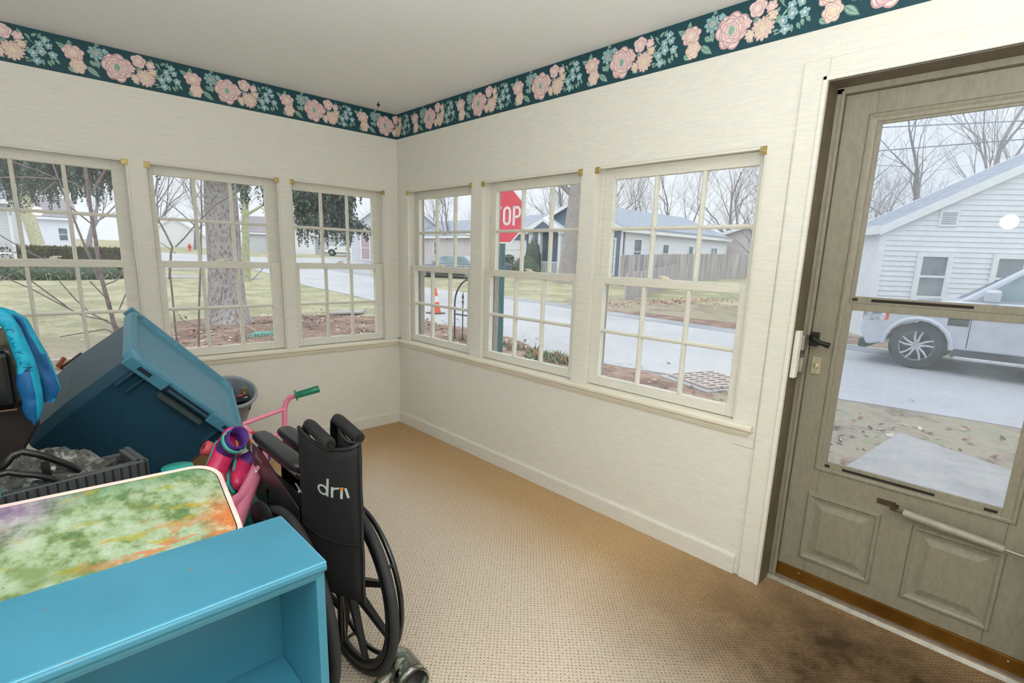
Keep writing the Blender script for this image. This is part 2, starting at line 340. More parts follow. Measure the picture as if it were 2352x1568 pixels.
k = MB(); k.tube([(.085, -3.645, .463), (.085, -3.76, .455)], .0035, 8); k.box((.08, -3.71, .45), (.09, -3.70, .468)); k.box((.06, -3.79, .445), (.11, -3.755, .468)); k.build('closer_rod', m_alu, c_)
k = MB(); k.box((.098, -2.992, 1.055), (.128, -2.962, 1.11)); k.tube([(.09, -2.978, 1.093), (.075, -2.985, 1.088), (.07, -3.01, 1.075), (.07, -3.045, 1.068)], [.012, .012, .009, .012], 10)
k.ball((.098, -2.977, 1.09), .016); hd = k.build('door_handle', m_black, root, bevel=.003)
k = MB(); k.box((.12, -3.013, .94), (.128, -2.978, 1.01)); k.ball((.12, -2.996, .975), (.006, .012, .012)); k.ball((.119, -2.996, 1.0), .0035); k.ball((.119, -2.996, .95), .0035); k.box((.112, -2.998, .962), (.118, -2.994, .988)); k.build('deadbolt_plate', mat('cream_metal', (190, 180, 150), .4, .3), root, bevel=.002)
k = MB(); k.box((.012, -2.953, .928), (.045, -2.9345, 1.118)); k.build('strike_block', m_trim, root, bevel=.002)
k = MB(); k.box((.045, -2.962, 1.04), (.09, -2.936, 1.1)); k.box((.05, -2.965, .95), (.08, -2.936, 1.01)); k.build('strike_plate', m_alu, root, bevel=.001)
# ---------------------------------------------------------------- floral border
m_green = mat('border_dark_green', (18, 70, 80), .6, 0, .06, 30)
def petmat(n, c, d, sc=90): return mat(n, c, .7, 0, 0, sc, c2=d)
FM = [m_green, petmat('border_pink', (238, 210, 204), (226, 190, 192)), petmat('border_cream', (236, 222, 192), (226, 206, 182)), petmat('border_blue', (176, 204, 206), (136, 176, 182)), petmat('border_leaf', (160, 194, 176), (124, 162, 146)),
      petmat('border_outline', (206, 168, 170), (190, 152, 160)), petmat('border_leaf_line', (96, 132, 126), (80, 114, 110)), petmat('border_blue_line', (96, 140, 150), (78, 120, 132)), petmat('border_pale', (242, 224, 214), (236, 212, 206))]
rb = random.Random(4)
def flower(rad, n, ruff, rings, cols, ph=0, sxy=(1, 1), core=None):
    """list of (polygon, material, layer): ruffled rings of petals, each with a darker rim"""
    out = []; L = 1
    for k in range(rings):
        r0 = rad*(1-k/rings*.85)
        for dr, mi in ((1, cols[0]), (.9, cols[1+k % (len(cols)-1)])):
            pts = []; N = n*6
            for i in range(N):
                a = 2*pi*i/N+ph+k*.55; rr = r0*dr*(1-ruff+ruff*abs(cos(a*n/2-(ph+k*.55)*n/2+k)))*(1+.05*sin(3*a+k))
                pts.append((rr*cos(a)*sxy[0], rr*sin(a)*sxy[1]))
            out.append((pts, mi, L)); L += 1
    if core is not None: out.append(([(rad*.2*cos(2*pi*i/12)*sxy[0], rad*.24*sin(2*pi*i/12)) for i in range(12)], core, L))
    return out
def leaf(l, w, ang, mi=4, line=6):
    def P(l, w): return [(l*t*cos(ang)-w*sin(pi*t**.8)*s*sin(ang), l*t*sin(ang)+w*sin(pi*t**.8)*s*cos(ang)) for s, ts in ((1, [i/7 for i in range(8)]), (-1, [i/7 for i in range(6, 0, -1)])) for t in ts]
    return [(P(l, w), line, 0), ([(x*.94+.02*l*cos(ang), y*.94+.02*l*sin(ang)) for x, y in P(l*.97, w*.8)], mi, 1), (P(l*.8, w*.12), line, 2)]
unit = []                                     # (x, z, layer offset, polys)
def put(x, z, polys, lo=0): unit.append((x, z, lo, polys))
U = lambda tt: 2.055-tt
for a_, z_, an in ((2.016, 2.35, .6), (2.02, 2.335, 2.3), (2.05, 2.345, 2.1), (2.03, 2.325, 3.9), (2.03, 2.30, 4.3), (2.02, 2.245, 3.6), (2.025, 2.24, 2.8), (1.985, 2.255, 4.9), (1.965, 2.255, 5.2), (1.95, 2.265, 5.0), (1.935, 2.27, 5.3), (1.99, 2.345, 1.2)):
    put(U(a_), z_, leaf(.03, .0075, an))
put(U(2.0), 2.315, leaf(.05, .004, -2.3, 4, 4)); put(U(2.04), 2.35, leaf(.05, .002, -.8, 4, 4))
for a_, z_, r_ in ((1.966, 2.345, .02), (2.016, 2.275, .021), (1.985, 2.29, .022), (2.005, 2.243, .02), (1.942, 2.283, .02), (1.99, 2.32, .018), (1.955, 2.322, .018)):
    put(U(a_), z_, flower(r_, 5, .3, 2, (7, 3, 3), rb.random()*6, core=8), 2)
for a_, z_, l_, w_, an in ((1.885, 2.325, .05, .013, 2.6), (1.875, 2.33, .045, .013, 1.5), (1.80, 2.295, .04, .012, -.6), (1.77, 2.31, .045, .012, -1.4), (1.745, 2.33, .035, .011, -.9), (1.815, 2.265, .07, .015, -.65), (1.89, 2.245, .04, .012, -.6), (1.60, 2.31, .03, .014, -.6), (1.63, 2.262, .03, .014, 2.2), (1.62, 2.245, .035, .012, -.5), (1.765, 2.37, .02, .01, 1.2)):
    put(U(a_), z_, leaf(l_, w_, an))
put(U(1.862), 2.315, flower(.046, 7, .18, 4, (5, 8, 1, 2), .3, (1, .85)), 3); put(U(1.848), 2.258, flower(.038, 6, .2, 3, (5, 2, 8), 1.1, (.95, 1)), 6)
put(U(1.77), 2.337, flower(.037, 8, .3, 3, (7, 3, 4), .8, core=5), 3); put(U(1.733), 2.352, flower(.018, 5, .3, 2, (7, 3), .2), 3)
put(U(1.685), 2.292, flower(.073, 7, .16, 5, (5, 8, 1), .5, (.95, .98), core=4), 3)
put(U(1.587), 2.345, flower(.036, 5, .18, 3, (5, 8, 1), .2, (1, .95)), 3); put(U(1.535), 2.335, flower(.024, 6, .3, 2, (5, 1, 8), .9), 3); put(U(1.625), 2.30, flower(.022, 6, .3, 2, (5, 1), .2), 12)
put(U(1.560), 2.268, flower(.047, 14, .22, 4, (5, 2, 8, 2), .7, (1, .95)), 5); put(U(1.605), 2.255, flower(.026, 9, .3, 3, (5, 2, 8), .7), 4); put(U(1.53), 2.302, flower(.024, 9, .3, 2, (5, 2), .1), 4)
def border(name, wallax, u_of, t0, t1, label):
    b = MB(); e = .0014
    def Pt(s, d, z): return (s, -d, z) if wallax == 'x' else (-d, s, z)
    # strip
    q = [Pt(t0, 0, 2.206), Pt(t1, 0, 2.206), Pt(t1, 0, ZC), Pt(t0, 0, ZC), Pt(t0, e, 2.206), Pt(t1, e, 2.206), Pt(t1, e, ZC), Pt(t0, e, ZC)]; b.hexa(q)
    for k in range(-1, 12):
        for ux, z, lo, polys in unit:
            for pts, mi, L in polys:
                P = []
                for x, y in pts:
                    s = u_of(ux+k*.529+x); P.append((s, z-.004+y))
                if min(p[0] for p in P) < min(t0, t1)+.002 or max(p[0] for p in P) > max(t0, t1)-.002 or max(p[1] for p in P) > ZC-.001 or min(p[1] for p in P) < 2.207:
                    P = [(min(max(p[0], min(t0, t1)), max(t0, t1)), min(max(p[1], 2.207), ZC-.001)) for p in P]
                    if max(p[0] for p in P)-min(p[0] for p in P) < .002: continue
                d = e+.00012*(L+lo)+.0001
                # fan so that concave outlines stay right
                cx_ = sum(p[0] for p in P)/len(P); cy_ = sum(p[1] for p in P)/len(P); n = len(P)
                b.add([Pt(cx_, d, cy_)]+[Pt(p[0], d, p[1]) for p in P], [(0, 1+i, 1+(i+1) % n) for i in range(n)], mi)
    return struct(b.build(name, FM, label=label))
border('trim_6', 'x', lambda s: -2.055+s-.529*0-.529*3+0*s if 0 else s-2.055-.529*2, -3.5, 0, 'dark green floral wallpaper border on the left wall')
border('trim_7', 'y', lambda s: -(s-.529)+.0+.529*0-(.529*4-2.055) , 0, -5.4, 'dark green floral wallpaper border on the right wall')
# rusty nail in the ceiling
b = MB(); b.tube([(-.255, -.191, 2.385), (-.259, -.195, 2.348)], .0036, 8); b.tube([(-.2545, -.1905, 2.366), (-.2545, -.1905, 2.361)], .0115, 12)
b.build('ceiling_hook', mat('rusty_iron', (70, 44, 30), .7, .6), label='small rusty nail hanging from the ceiling by the corner', cat='nail')
# ================================================================ OUTSIDE
RR = [0, 22, 35, 66, 110, 200, 420]; ZZ = [-.3, -.3, .18, .8, 1.5, 2.6, 4]
def hf(x, y):
    r = math.hypot(x, y)
    for i in range(len(RR)-1):
        if r <= RR[i+1]: return ZZ[i]+(ZZ[i+1]-ZZ[i])*(r-RR[i])/(RR[i+1]-RR[i])
    return ZZ[-1]
def ground_mat(name, stops, sc=1., fine=40, rough=.95, b=.4):
    t = NT(name); v = t.coord(); a = t.noise(.55*sc, 6, v, .68); f = t.noise(fine, 4, v, .7); g = t.noise(fine*.2, 4, v, .7)
    m = t.math('ADD', t.math('MULTIPLY', a, .5), t.math('ADD', t.math('MULTIPLY', f, .22), t.math('MULTIPLY', g, .28)))
    t.base(t.ramp(m, stops)); t.set(rough, spec=.1); t.bump(f, b, .03); return t.m
m_lawn = ground_mat('winter_lawn', [(.36, (104, 102, 84)), (.44, (160, 154, 130)), (.49, (142, 150, 118)), (.53, (194, 182, 158)), (.58, (156, 160, 128)), (.66, (214, 206, 188))])
m_mulch = ground_mat('leaf_mulch', [(.34, (66, 52, 48)), (.45, (118, 98, 90)), (.52, (148, 124, 112)), (.6, (172, 152, 140)), (.68, (100, 82, 76))], 2, 30)
m_dirt = ground_mat('bare_verge', [(.36, (92, 82, 74)), (.45, (146, 134, 120)), (.52, (164, 154, 136)), (.58, (142, 142, 116)), (.68, (182, 172, 158))], 2, 26)
m_road = ground_mat('pale_concrete_street', [(.38, (164, 166, 172)), (.5, (178, 180, 186)), (.62, (190, 191, 195))], .5, 60, .6, .1)
m_asph = ground_mat('worn_asphalt', [(.38, (130, 135, 144)), (.5, (154, 158, 166)), (.62, (178, 180, 184))], .8, 60, .6, .15)
m_slab = ground_mat('concrete_slab', [(.36, (146, 145, 146)), (.5, (166, 165, 165)), (.62, (180, 178, 176))], 3, 40, .8, .2)
# terrain: a polar grid that rises gently with distance
b = MB(); rings = [0, 4, 8, 12, 16, 20, 22, 25, 28, 31, 35, 40, 46, 52, 58, 66, 80, 95, 110, 150, 200, 420]
P = []
for r in rings: P.append([(r*cos(2*pi*k/96), r*sin(2*pi*k/96), hf(r, 0)) for k in range(96)])
b.grid(P, 0, True, None, True); struct(b.build('ground', m_lawn))
def strip(name, left, right, m, lift=.02, edge=None, parts=8, **k):
    """a paved strip between two polylines, draped on the terrain"""
    def samp(pl, n):
        L = [0]
        for a, c in zip(pl, pl[1:]): L.append(L[-1]+math.dist(a, c))
        out = []
        for i in range(n+1):
            s = L[-1]*i/n
            for j in range(len(pl)-1):
                if s <= L[j+1]+1e-9: f = (s-L[j])/(L[j+1]-L[j]); out.append((pl[j][0]+(pl[j+1][0]-pl[j][0])*f, pl[j][1]+(pl[j+1][1]-pl[j][1])*f)); break
        return out
    n = 60; A = samp(left, n); B_ = samp(right, n); rows = []
    for a, c in zip(A, B_): rows.append([(a[0]+(c[0]-a[0])*j/parts, a[1]+(c[1]-a[1])*j/parts, hf(a[0]+(c[0]-a[0])*j/parts, a[1]+(c[1]-a[1])*j/parts)+lift) for j in range(parts+1)])
    mb = MB(); mb.grid(rows); bot = [[(p[0], p[1], p[2]-lift-.05) for p in r] for r in rows]
    mb.grid([rows[0], bot[0]], 0, False); mb.grid([bot[-1], rows[-1]], 0, False); mb.grid([[r[0] for r in bot], [r[0] for r in rows]], 0, False); mb.grid([[r[-1] for r in rows], [r[-1] for r in bot]], 0, False)
    return struct(mb.build(name, m))
near = [(5.8, -30), (5.6, -8), (5.5, -3.5), (5.2, -1.5), (4.65, .4), (4.5, 2), (4.7, 4), (5.4, 8), (6.9, 13), (7.5, 17), (7.9, 22), (8.6, 29), (9, 33.5)]
far = [(10.6, -30), (10.4, -8), (10.3, -3.5), (10.3, -1.5), (10.5, .6), (10.8, 3), (11.2, 6), (12, 9), (12.5, 13), (12.7, 17), (13.1, 23.6), (13.1, 29), (13.2, 33.5)]
strip('street', near, far, m_road, .03)
strip('street_gutter', [(10.2, -30), (10.0, -8), (9.9, -1.5), (10.1, .6), (10.4, 3), (10.8, 6), (11.6, 9), (12.1, 13)], [(10.9, -30), (10.7, -8), (10.6, -1.5), (10.8, .6), (11.1, 3), (11.6, 6), (12.4, 9), (12.9, 13)], m_asph, .04, parts=2)
strip('side_street', [(-40, 60), (0, 44), (5, 39.5), (9, 33), (13.5, 33)], [(-40, 70), (5, 64), (10, 60), (17, 50), (40, 60)], m_road, .028)
strip('far_street', [(12.9, 24), (16, 30), (28, 41)], [(13, 33), (17, 40), (26, 50)], m_asph, .025)
strip('sidewalk', [(-30, 28.5), (.2, 27.5), (1.7, 26.8), (4.5, 25.6), (7.2, 25)], [(-30, 31), (.5, 29.8), (2, 29), (4.7, 27.2), (7.4, 26.3)], m_slab, .035, parts=2)
strip('driveway', [(-30, 38), (.6, 32.6), (2.4, 31.6), (6, 31)], [(-30, 42), (.9, 36), (3, 36.6), (7, 36)], m_slab, .035, parts=3)
def patch(name, cx, cy, rx, ry, m, h=.04, seed=1, kind='structure', n=40, z=-.3):
    rnd = random.Random(seed); ph = [rnd.random()*6 for _ in range(4)]; rows = []
    for q, hh in ((0, h), (.4, h), (.75, h*.8), (.93, h*.5), (1.0, .006)):
        rows.append([(cx+rx*q*cos(a)*(1+.08*sin(3*a+ph[0])+.05*sin(7*a+ph[1])), cy+ry*q*sin(a)*(1+.08*sin(2*a+ph[2])+.05*sin(5*a+ph[3])), z+hh+(rnd.random()-.5)*h*.3*(q < 1)) for a in [2*pi*k/n for k in range(n)]])
    mb = MB(); mb.grid(rows, 0, True, None, True); o = mb.build(name, m); o['kind'] = kind; return o
patch('mulch_bed', 2.3, 5.7, 3.0, 5.0, m_mulch, .07, 3)
patch('verge', 3.4, -5.2, 2.5, 5.6, m_dirt, .03, 5)
patch('verge', 3.6, .9, 1.1, 2.4, m_mulch, .035, 8)
patch('verge', 12.0, 1.8, .8, 6.0, m_mulch, .03, 9)
patch('verge', 15.5, 5.5, 3.6, 5.2, m_dirt, .03, 10)
patch('verge', -2.2, 5.4, 3.2, 3.0, m_dirt, .03, 12)
def flakes(name, n, fx, m, size, seed, z=-.25, **k):
    rnd = random.Random(seed); mb = MB()
    for _ in range(n):
        x, y = fx(rnd); s = size*(.5+rnd.random()); a = rnd.random()*6.3; q = Matrix.Translation((x, y, z+rnd.random()*.02)) @ Euler(((rnd.random()-.5)*.9, (rnd.random()-.5)*.9, a)).to_matrix().to_4x4()
        mb.add([(-s, 0, 0), (-s*.2, -s*.5, .1*s), (s, 0, .15*s), (s*.1, s*.5, .1*s)], [(0, 1, 2, 3)], rnd.randrange(len(m)), False, q)
    return mb.build(name, m, kind='stuff', **k)
lf = [mat('dry_leaf_brown', (150, 100, 76), .8), mat('dry_leaf_pink', (206, 160, 140), .8), mat('dry_leaf_dark', (92, 66, 56), .8), mat('pale_leaf', (224, 214, 204), .8)]
flakes('fallen_leaves', 2600, lambda r: (2.3+r.gauss(0, 1.4), 5.7+r.gauss(0, 2.2)), lf, .045, 1, label='brown fallen leaves over the mulch under the big spruce', cat='leaves')
flakes('dead_leaves', 900, lambda r: (3.2+r.gauss(0, 1.0), -2.6+r.gauss(0, 2.4)), lf, .035, 2, z=-.268, label='dry leaf litter on the grass verge beyond the door', cat='leaves')
flakes('leaf_pile', 700, lambda r: (18.5+r.gauss(0, 2.6), 7.5+r.gauss(0, .6)), lf[:2], .06, 3, z=-.28, label='reddish leaves drifted along the foot of the wooden fence', cat='leaves')
flakes('stones', 500, lambda r: (2.8+r.gauss(0, .8), -4.0+r.gauss(0, .5)), [lf[3], m_slab, lf[2]], .03, 4, z=-.268, label='pale gravel and leaf bits beside the concrete slab', cat='gravel')
# concrete slab outside the door
b = MB(); b.prism([(1.3, -4.35), (3.5, -3.6), (3.95, -2.75), (1.6, -2.6)][::1], -.3, -.2, 'z'); b.build('stepping_slab', m_slab, bevel=.015, label='grey concrete slab lying in the grass outside the door', cat='slab')
for k_, (x, y) in enumerate(((2.7, 7.6), (3.9, 8.3))):
    pass
# storm drain
e = empty('storm_drain', (4.78, -.42, -.29), (0, 0, R(-22)), label='rusty storm drain grate at the street edge beyond the last window', cat='drain grate')
b = MB(); b.box((-.52, -.5, -.05), (.46, .5, .035)); b.build('curb_frame', m_slab, e, bevel=.01)
b = MB(); b.box((-.4, -.4, .03), (.4, .4, .042), 1)
for i in range(8): b.box((-.4, -.42+i*.115, .04), (.4, -.385+i*.115, .07))
for i in range(5): b.box((-.42+i*.2, -.42, .04), (-.38+i*.2, .42, .066))
b.build('grate', [mat('rusty_pink_iron', (206, 194, 190), .7, .1), m_dark], e)
# traffic cone
e = empty('traffic_cone', (6.39, 8.54, -.27), label='orange and white traffic cone standing in the street', cat='traffic cone')
mo = mat('cone_orange', (240, 96, 62), .5); b = MB(); b.box((-.2, -.2, 0), (.2, .2, .03)); b.build('cone_base', m_black, e, bevel=.01)
b = MB(); b.lathe([(.15, .03), (.1, .33)], 20, 0); b.lathe([(.1, .33), (.07, .5)], 20, 1); b.lathe([(.07, .5), (.035, .7), (.001, .72)], 20, 0); b.build('cone_body', [mo, mat('cone_white', (240, 240, 240), .5)], e)
# ---------------------------------------------------------------- stop sign facing -x
m_red = mat('sign_red', (236, 62, 88), .45, 0, .07, 6); m_signw = mat('sign_white', (240, 240, 244), .45, 0, .02, 9); m_post = mat('green_steel_post', (64, 116, 122), .5, .2, .15, 20)
e = empty('stop_sign', (2.97, 2.04, -.3), (0, 0, R(14)), label='red octagonal STOP sign on a green steel post by the street corner', cat='street sign')
b = MB()
c8 = [(.381*cos(pi/8+k*pi/4)/cos(pi/8), 2.235+.381*sin(pi/8+k*pi/4)/cos(pi/8)) for k in range(8)]
b.prism(c8, -.03, -.026, 'x', 0); b.prism([(y*.945, 2.235+(z-2.235)*.945) for y, z in c8], -.0312, -.0295, 'x', 1); sp_ = b.build('sign_panel', [m_signw, m_red], e)
def letters(mb, txt, W, H_, gap, T, mi, th):
    """block letters of strokes; T maps (u right, v up, depth)"""
    def bar(u0, v0, u1, v1, w=None):
        w = w or th; d = V((u1-u0, v1-v0)); L = d.length; d.normalize(); n = V((-d.y, d.x))*w/2
        p = [(u0-n.x, v0-n.y), (u1-n.x, v1-n.y), (u1+n.x, v1+n.y), (u0+n.x, v0+n.y)]
        mb.add([T(*q, 0) for q in p]+[T(*q, 1) for q in p], [(3, 2, 1, 0), (4, 5, 6, 7), (0, 1, 5, 4), (1, 2, 6, 5), (2, 3, 7, 6), (3, 0, 4, 7)], mi)
    def arc(cx, cy, rx, ry, a0, a1, n=12):
        for i in range(n):
            a, c = R(a0+(a1-a0)*i/n), R(a0+(a1-a0)*(i+1)/n); k = .02
            bar(cx+rx*cos(a), cy+ry*sin(a), cx+rx*cos(c), cy+ry*sin(c))
    x = 0
    for ch in txt:
        h = th/2; w = W
        if ch == 'T': bar(x, H_-h, x+w, H_-h); bar(x+w/2, 0, x+w/2, H_-h)
        elif ch == 'O': arc(x+w/2, H_-w/2, w/2-h, w/2-h, 0, 180); arc(x+w/2, w/2, w/2-h, w/2-h, 180, 360); bar(x+h, w/2, x+h, H_-w/2); bar(x+w-h, w/2, x+w-h, H_-w/2)
        elif ch == 'P': bar(x+h, 0, x+h, H_); bar(x+h, H_-h, x+w*.6, H_-h); bar(x+h, H_*.45, x+w*.6, H_*.45); arc(x+w*.55, H_*.725-h/2, w*.45-h, H_*.275-h/2, -90, 90)
        elif ch == 'S': arc(x+w/2, H_*.73, w/2-h, H_*.27-h, 20, 270); arc(x+w/2, H_*.27, w/2-h, H_*.27-h, -160, 90)
        x += w+gap
letters_b = MB(); letters(letters_b, 'STOP', .135, .262, .03, lambda u, v, d: (-.0315-.001*d, (.315)-u, 2.235-.131+v), 0, .036); letters_b.build('stop_lettering', m_signw, sp_, label='white STOP lettering')
b = MB(); b.box((-.022, -.035, -.02), (-.016, .035, 2.68)); b.box((-.022, -.035, -.02), (.02, -.028, 2.68)); b.box((-.022, .028, -.02), (.02, .035, 2.68)); b.build('post', m_post, e)
# ---------------------------------------------------------------- iron garden arch
mi_ = mat('black_iron', (58, 68, 80), .55, .3)
e = empty('garden_arch', (3.9, 3.86, -.3), label='thin black iron garden arch with spear finial beside the street', cat='garden arch')
b = MB(); pts = [(0, .52, 0), (0, .52, .75)]+[(0, .52*cos(R(a)), .75+.5*sin(R(a))) for a in range(10, 171, 10)]+[(0, -.52, .75), (0, -.52, 0)]
b.tube(pts, .016, 8); b.tube([(0, .52, .56), (0, -.52, .56)], .013, 8); b.build('arch_frame', mi_, e)
for y in (.27, 0, -.27):
    b = MB(); b.tube([(0, y, 0), (0, y, .78)], .011, 8); b.lathe([(.001, 1.0), (.022, .9), (.008, .84), (.022, .81), (.011, .78)], 8, 0, Matrix.Translation((0, y, 0))); b.build('spear_bar', mi_, e)
# ---------------------------------------------------------------- houses
m_wsid = None
def siding(name, c, pitch=.12, depth=.5):
    t = NT(name); v = t.coord(); sp = t.n('SeparateXYZ'); t.l(v, sp.inputs[0]); m = t.math('FRACT', t.math('MULTIPLY', sp.outputs[2], 1/pitch))
    n = t.noise(3, 3); t.base(t.mix(t.rng(n, .4, .7), c, tuple(x*.97 for x in c))); t.set(.7, spec=.2)
    gap = t.rng(m, .0, .09, 0, 1); t.bump(t.math('ADD', t.math('MULTIPLY', m, -.6), gap), depth, .03); return t.m
m_white = siding('white_siding', (240, 243, 250)); m_blue = siding('blue_grey_siding', (112, 130, 152)); m_lav = siding('pale_beige_siding', (214, 206, 210)); m_tan = siding('light_grey_siding', (214, 216, 224))
m_wplain = mat('white_clapboard_paint', (236, 239, 246), .6, 0, .03, 3)
m_roof = mat('blue_grey_shingles', (158, 168, 184), .9, 0, .12, 6, .2); m_roof2 = mat('grey_brown_shingles', (156, 150, 158), .9, 0, .12, 6)
m_wt = mat('white_trim_paint', (242, 244, 248), .6, 0, .03, 8); m_win = mat('dark_house_glass', (88, 106, 124), .15, 0, .3, 2.2, c2=(134, 146, 152)); m_lwin = mat('pale_house_glass', (158, 184, 204), .15, 0, .2, 2)
def house(name, origin, yaw, W, Dp, wall_h, rise, ridge, msid, mroof, label, wins=(), doors=(), over=.35, base=-.5, vent=None, garage=None, boards=0, th=.16, rake=.26):
    """front wall runs u=0..W along local x at y=0, the house body goes back to y=Dp; ridge 'x' along the front or 'y' front to back"""
    e = empty(name, origin, (0, 0, yaw), label=label, cat='house')
    b = MB(); b.box((0, 0, base), (W, Dp, wall_h))
    if ridge == 'y': b.prism([(0, wall_h), (W, wall_h), (W/2, wall_h+rise)], 0, Dp, 'y')
    else: b.prism([(0, wall_h), (Dp, wall_h), (Dp/2, wall_h+rise)], 0, W, 'x')
    if boards:                                  # overlapping clapboards on the front
        z = base
        while z < wall_h+rise-boards:
            hw = W/2 if z+boards < wall_h else W/2*(1-(z+boards-wall_h)/rise)
            if hw < .05: break
            b.hexa([(W/2-hw, -.028, z), (W/2+hw, -.028, z), (W/2+hw, 0, z), (W/2-hw, 0, z), (W/2-hw, -.004, z+boards), (W/2+hw, -.004, z+boards), (W/2+hw, 0, z+boards), (W/2-hw, 0, z+boards)]); z += boards
    b.build('wall', msid, e)
    b = MB(); S = W if ridge == 'y' else Dp; L = Dp if ridge == 'y' else W; sl = rise/(S/2)
    def Q(s, l, z): return (s, l, z) if ridge == 'y' else (l, s, z)
    for sg in (0, 1):
        s0 = -over if not sg else S+over
        z0 = wall_h-over*sl
        q = [Q(s0, -over, z0), Q(S/2, -over, wall_h+rise), Q(S/2, L+over, wall_h+rise), Q(s0, L+over, z0)]
        b.hexa([(p[0], p[1], p[2]+.02) for p in q]+[(p[0], p[1], p[2]+.02+th) for p in q])
    r_ = b.build('roof', mroof, e)
    b = MB()
    for sg in (0, 1):                           # white rake boards and eaves
        s0 = -over-.02 if not sg else S+over+.02; z0 = wall_h-over*sl
        for l in (-over-.03, L+over+.0):
            q = [Q(s0, l, z0-.12), Q(S/2, l, wall_h+rise-.1), Q(S/2, l+.03, wall_h+rise-.1), Q(s0, l+.03, z0-.12)]
            b.hexa(q+[(p[0], p[1], p[2]+rake) for p in q])
        q = [Q(s0, -over, z0-.1), Q(s0-.04 if not sg else s0+.04, -over, z0-.1), Q(s0-.04 if not sg else s0+.04, L+over, z0-.1), Q(s0, L+over, z0-.1)]
        b.hexa(q+[(p[0], p[1], p[2]+.2) for p in q])
    for x in (0, W): b.box((x-.06, -.05, base), (x+.06, .05, wall_h)); b.box((x-.05, Dp-.05, base), (x+.05, Dp+.05, wall_h))
    b.build('trim_board', m_wt, r_)
    for wdef in wins:
        side, u0, u1, z0, z1 = wdef[:5]; g = wdef[5] if len(wdef) > 5 else m_win; style = wdef[6] if len(wdef) > 6 else 'h'
        off = .027 if boards else 0
        def T(u, d, z): return (u, -d-off, z) if side == 'f' else ((-d, u, z) if side == 'l' else (W+d, u, z))
        b = MB()
        def bx(u0, d0, z0, u1, d1, z1, mb=b, mi=0): mb.box(T(u0, d0, z0), T(u1, d1, z1), mi)
        fw = .11; bx(u0-fw, 0, z0-fw, u0, .05, z1+fw); bx(u1, 0, z0-fw, u1+fw, .05, z1+fw); bx(u0, 0, z1, u1, .05, z1+fw); bx(u0, 0, z0-fw, u1, .05, z0)
        zm = (z0+z1)/2; bx(u0, 0, zm-.025, u1, .035, zm+.025)
        if style == 'd': um = (u0+u1)/2; bx(um-.05, 0, z0, um+.05, .04, z1)
        f = b.build('window', m_wt, e)
        b = MB(); b.box(T(u0, .004, z0), T(u1, .02, z1)); b.build('pane', g, f)
    if vent:
        u0, u1, z0, z1 = vent; b = MB()
        b.box((u0-.05, -.05, z0-.05), (u1+.05, 0, z1+.05)); n = 6
        for i in range(n): b.box((u0, -.06, z0+(z1-z0)*i/n), (u1, -.03, z0+(z1-z0)*(i+.55)/n), 1)
        b.build('gable_vent', [m_wt, mat('vent_shadow', (176, 184, 196), .8)], e)
    if garage:
        u0, u1, z0, z1 = garage; b = MB()
        b.box((u0-.12, -.06, z0), (u0, 0, z1+.12)); b.box((u1, -.06, z0), (u1+.12, 0, z1+.12)); b.box((u0, -.06, z1), (u1, 0, z1+.12)); f = b.build('garage_door', m_wt, e)
        b = MB()
        for i in range(4): b.box((u0, -.03, z0+(z1-z0)*i/4+.015), (u1, -.005, z0+(z1-z0)*(i+1)/4-.01))
        b.build('door_leaf', m_wt, f)
    return e
# white gable-end house across the street (seen through the door)
house('white_house', (12.9, -.47, -.3), R(-53), 9.0, 1.5, 2.62, 2.35, 'y', m_wplain, m_roof, 'white clapboard house with a wide gable, seen through the door glass', over=.12, boards=.118, th=.05, rake=.19,
      wins=[('f', .9, 1.43, 1.06, 1.97), ('f', 2.48, 3.0, 1.06, 1.97), ('f', 5.8, 6.4, 1.06, 1.97)], vent=(1.15, 1.45, 2.72, 3.0))
house('shed', (14.55, 1.75, -.3), R(-46), 1.75, 3, 2.45, .35, 'y', m_white, m_roof, 'small white outbuilding just behind the corner of the white house', over=.12, wins=[('f', 1.05, 1.6, .5, 1.9)])
# blue house: gable faces the street (-x); yaw -90 puts local x along -y
house('blue_house', (26, 24.3, .1), R(-90), 8.2, 14.5, 3.25, 1.65, 'y', m_blue, m_roof, 'blue grey house with a white railed porch, behind the stop sign', over=.35,
      wins=[('f', 3.1, 3.9, .95, 2.6), ('f', 7.0, 7.7, .4, 2.55, m_lwin)])
e = house('white_wing', (26.3, 16.02, .0), 0, 14.2, 4, 3.3, .2, 'x', m_white, m_roof, 'long white side wing of the blue house behind the board fence', over=.2,
      wins=[('f', .95, 1.75, 1.2, 2.7), ('f', 4.5, 5.2, 1.35, 2.5), ('f', 8.1, 8.7, 1.4, 2.5), ('f', 11.6, 12.6, 1.1, 2.5, m_lwin, 'd')])
house('garage_wing', (26.4, 31.5, .15), R(-90), 7.0, 7, 3.15, 1.35, 'x', m_blue, m_roof, 'garage wing with a white door at the far side of the blue house', garage=(3.4, 6.4, -.1, 2.35))
e = empty('porch', (25.2, 21.9, .1), label='white railed porch with a small gable roof on the blue house', cat='porch')
b = MB(); b.prism([(-1.4, 3.0), (1.4, 3.0), (0, 3.75)], -.3, 1.0, 'x'); b.build('porch_gable', m_blue, e)
b = MB()
for s in (-1, 1):
    q = [(-.4, s*1.6, 2.88), (-.4, 0, 3.74), (1., 0, 3.74), (1., s*1.6, 2.88)]; b.hexa(q+[(p[0], p[1], p[2]+.22) for p in q])
b.build('porch_roof', m_wt, e)
for y in (-1.35, 1.35, .55): b = MB(); b.box((-.12, y-.12, -.3), (.12, y+.12, 3.0)); b.build('column', m_wt, e)
b = MB(); b.box((-.05, -3.1, .95), (.05, 1.3, 1.03)); b.box((-.05, -3.1, .12), (.05, 1.3, .2))
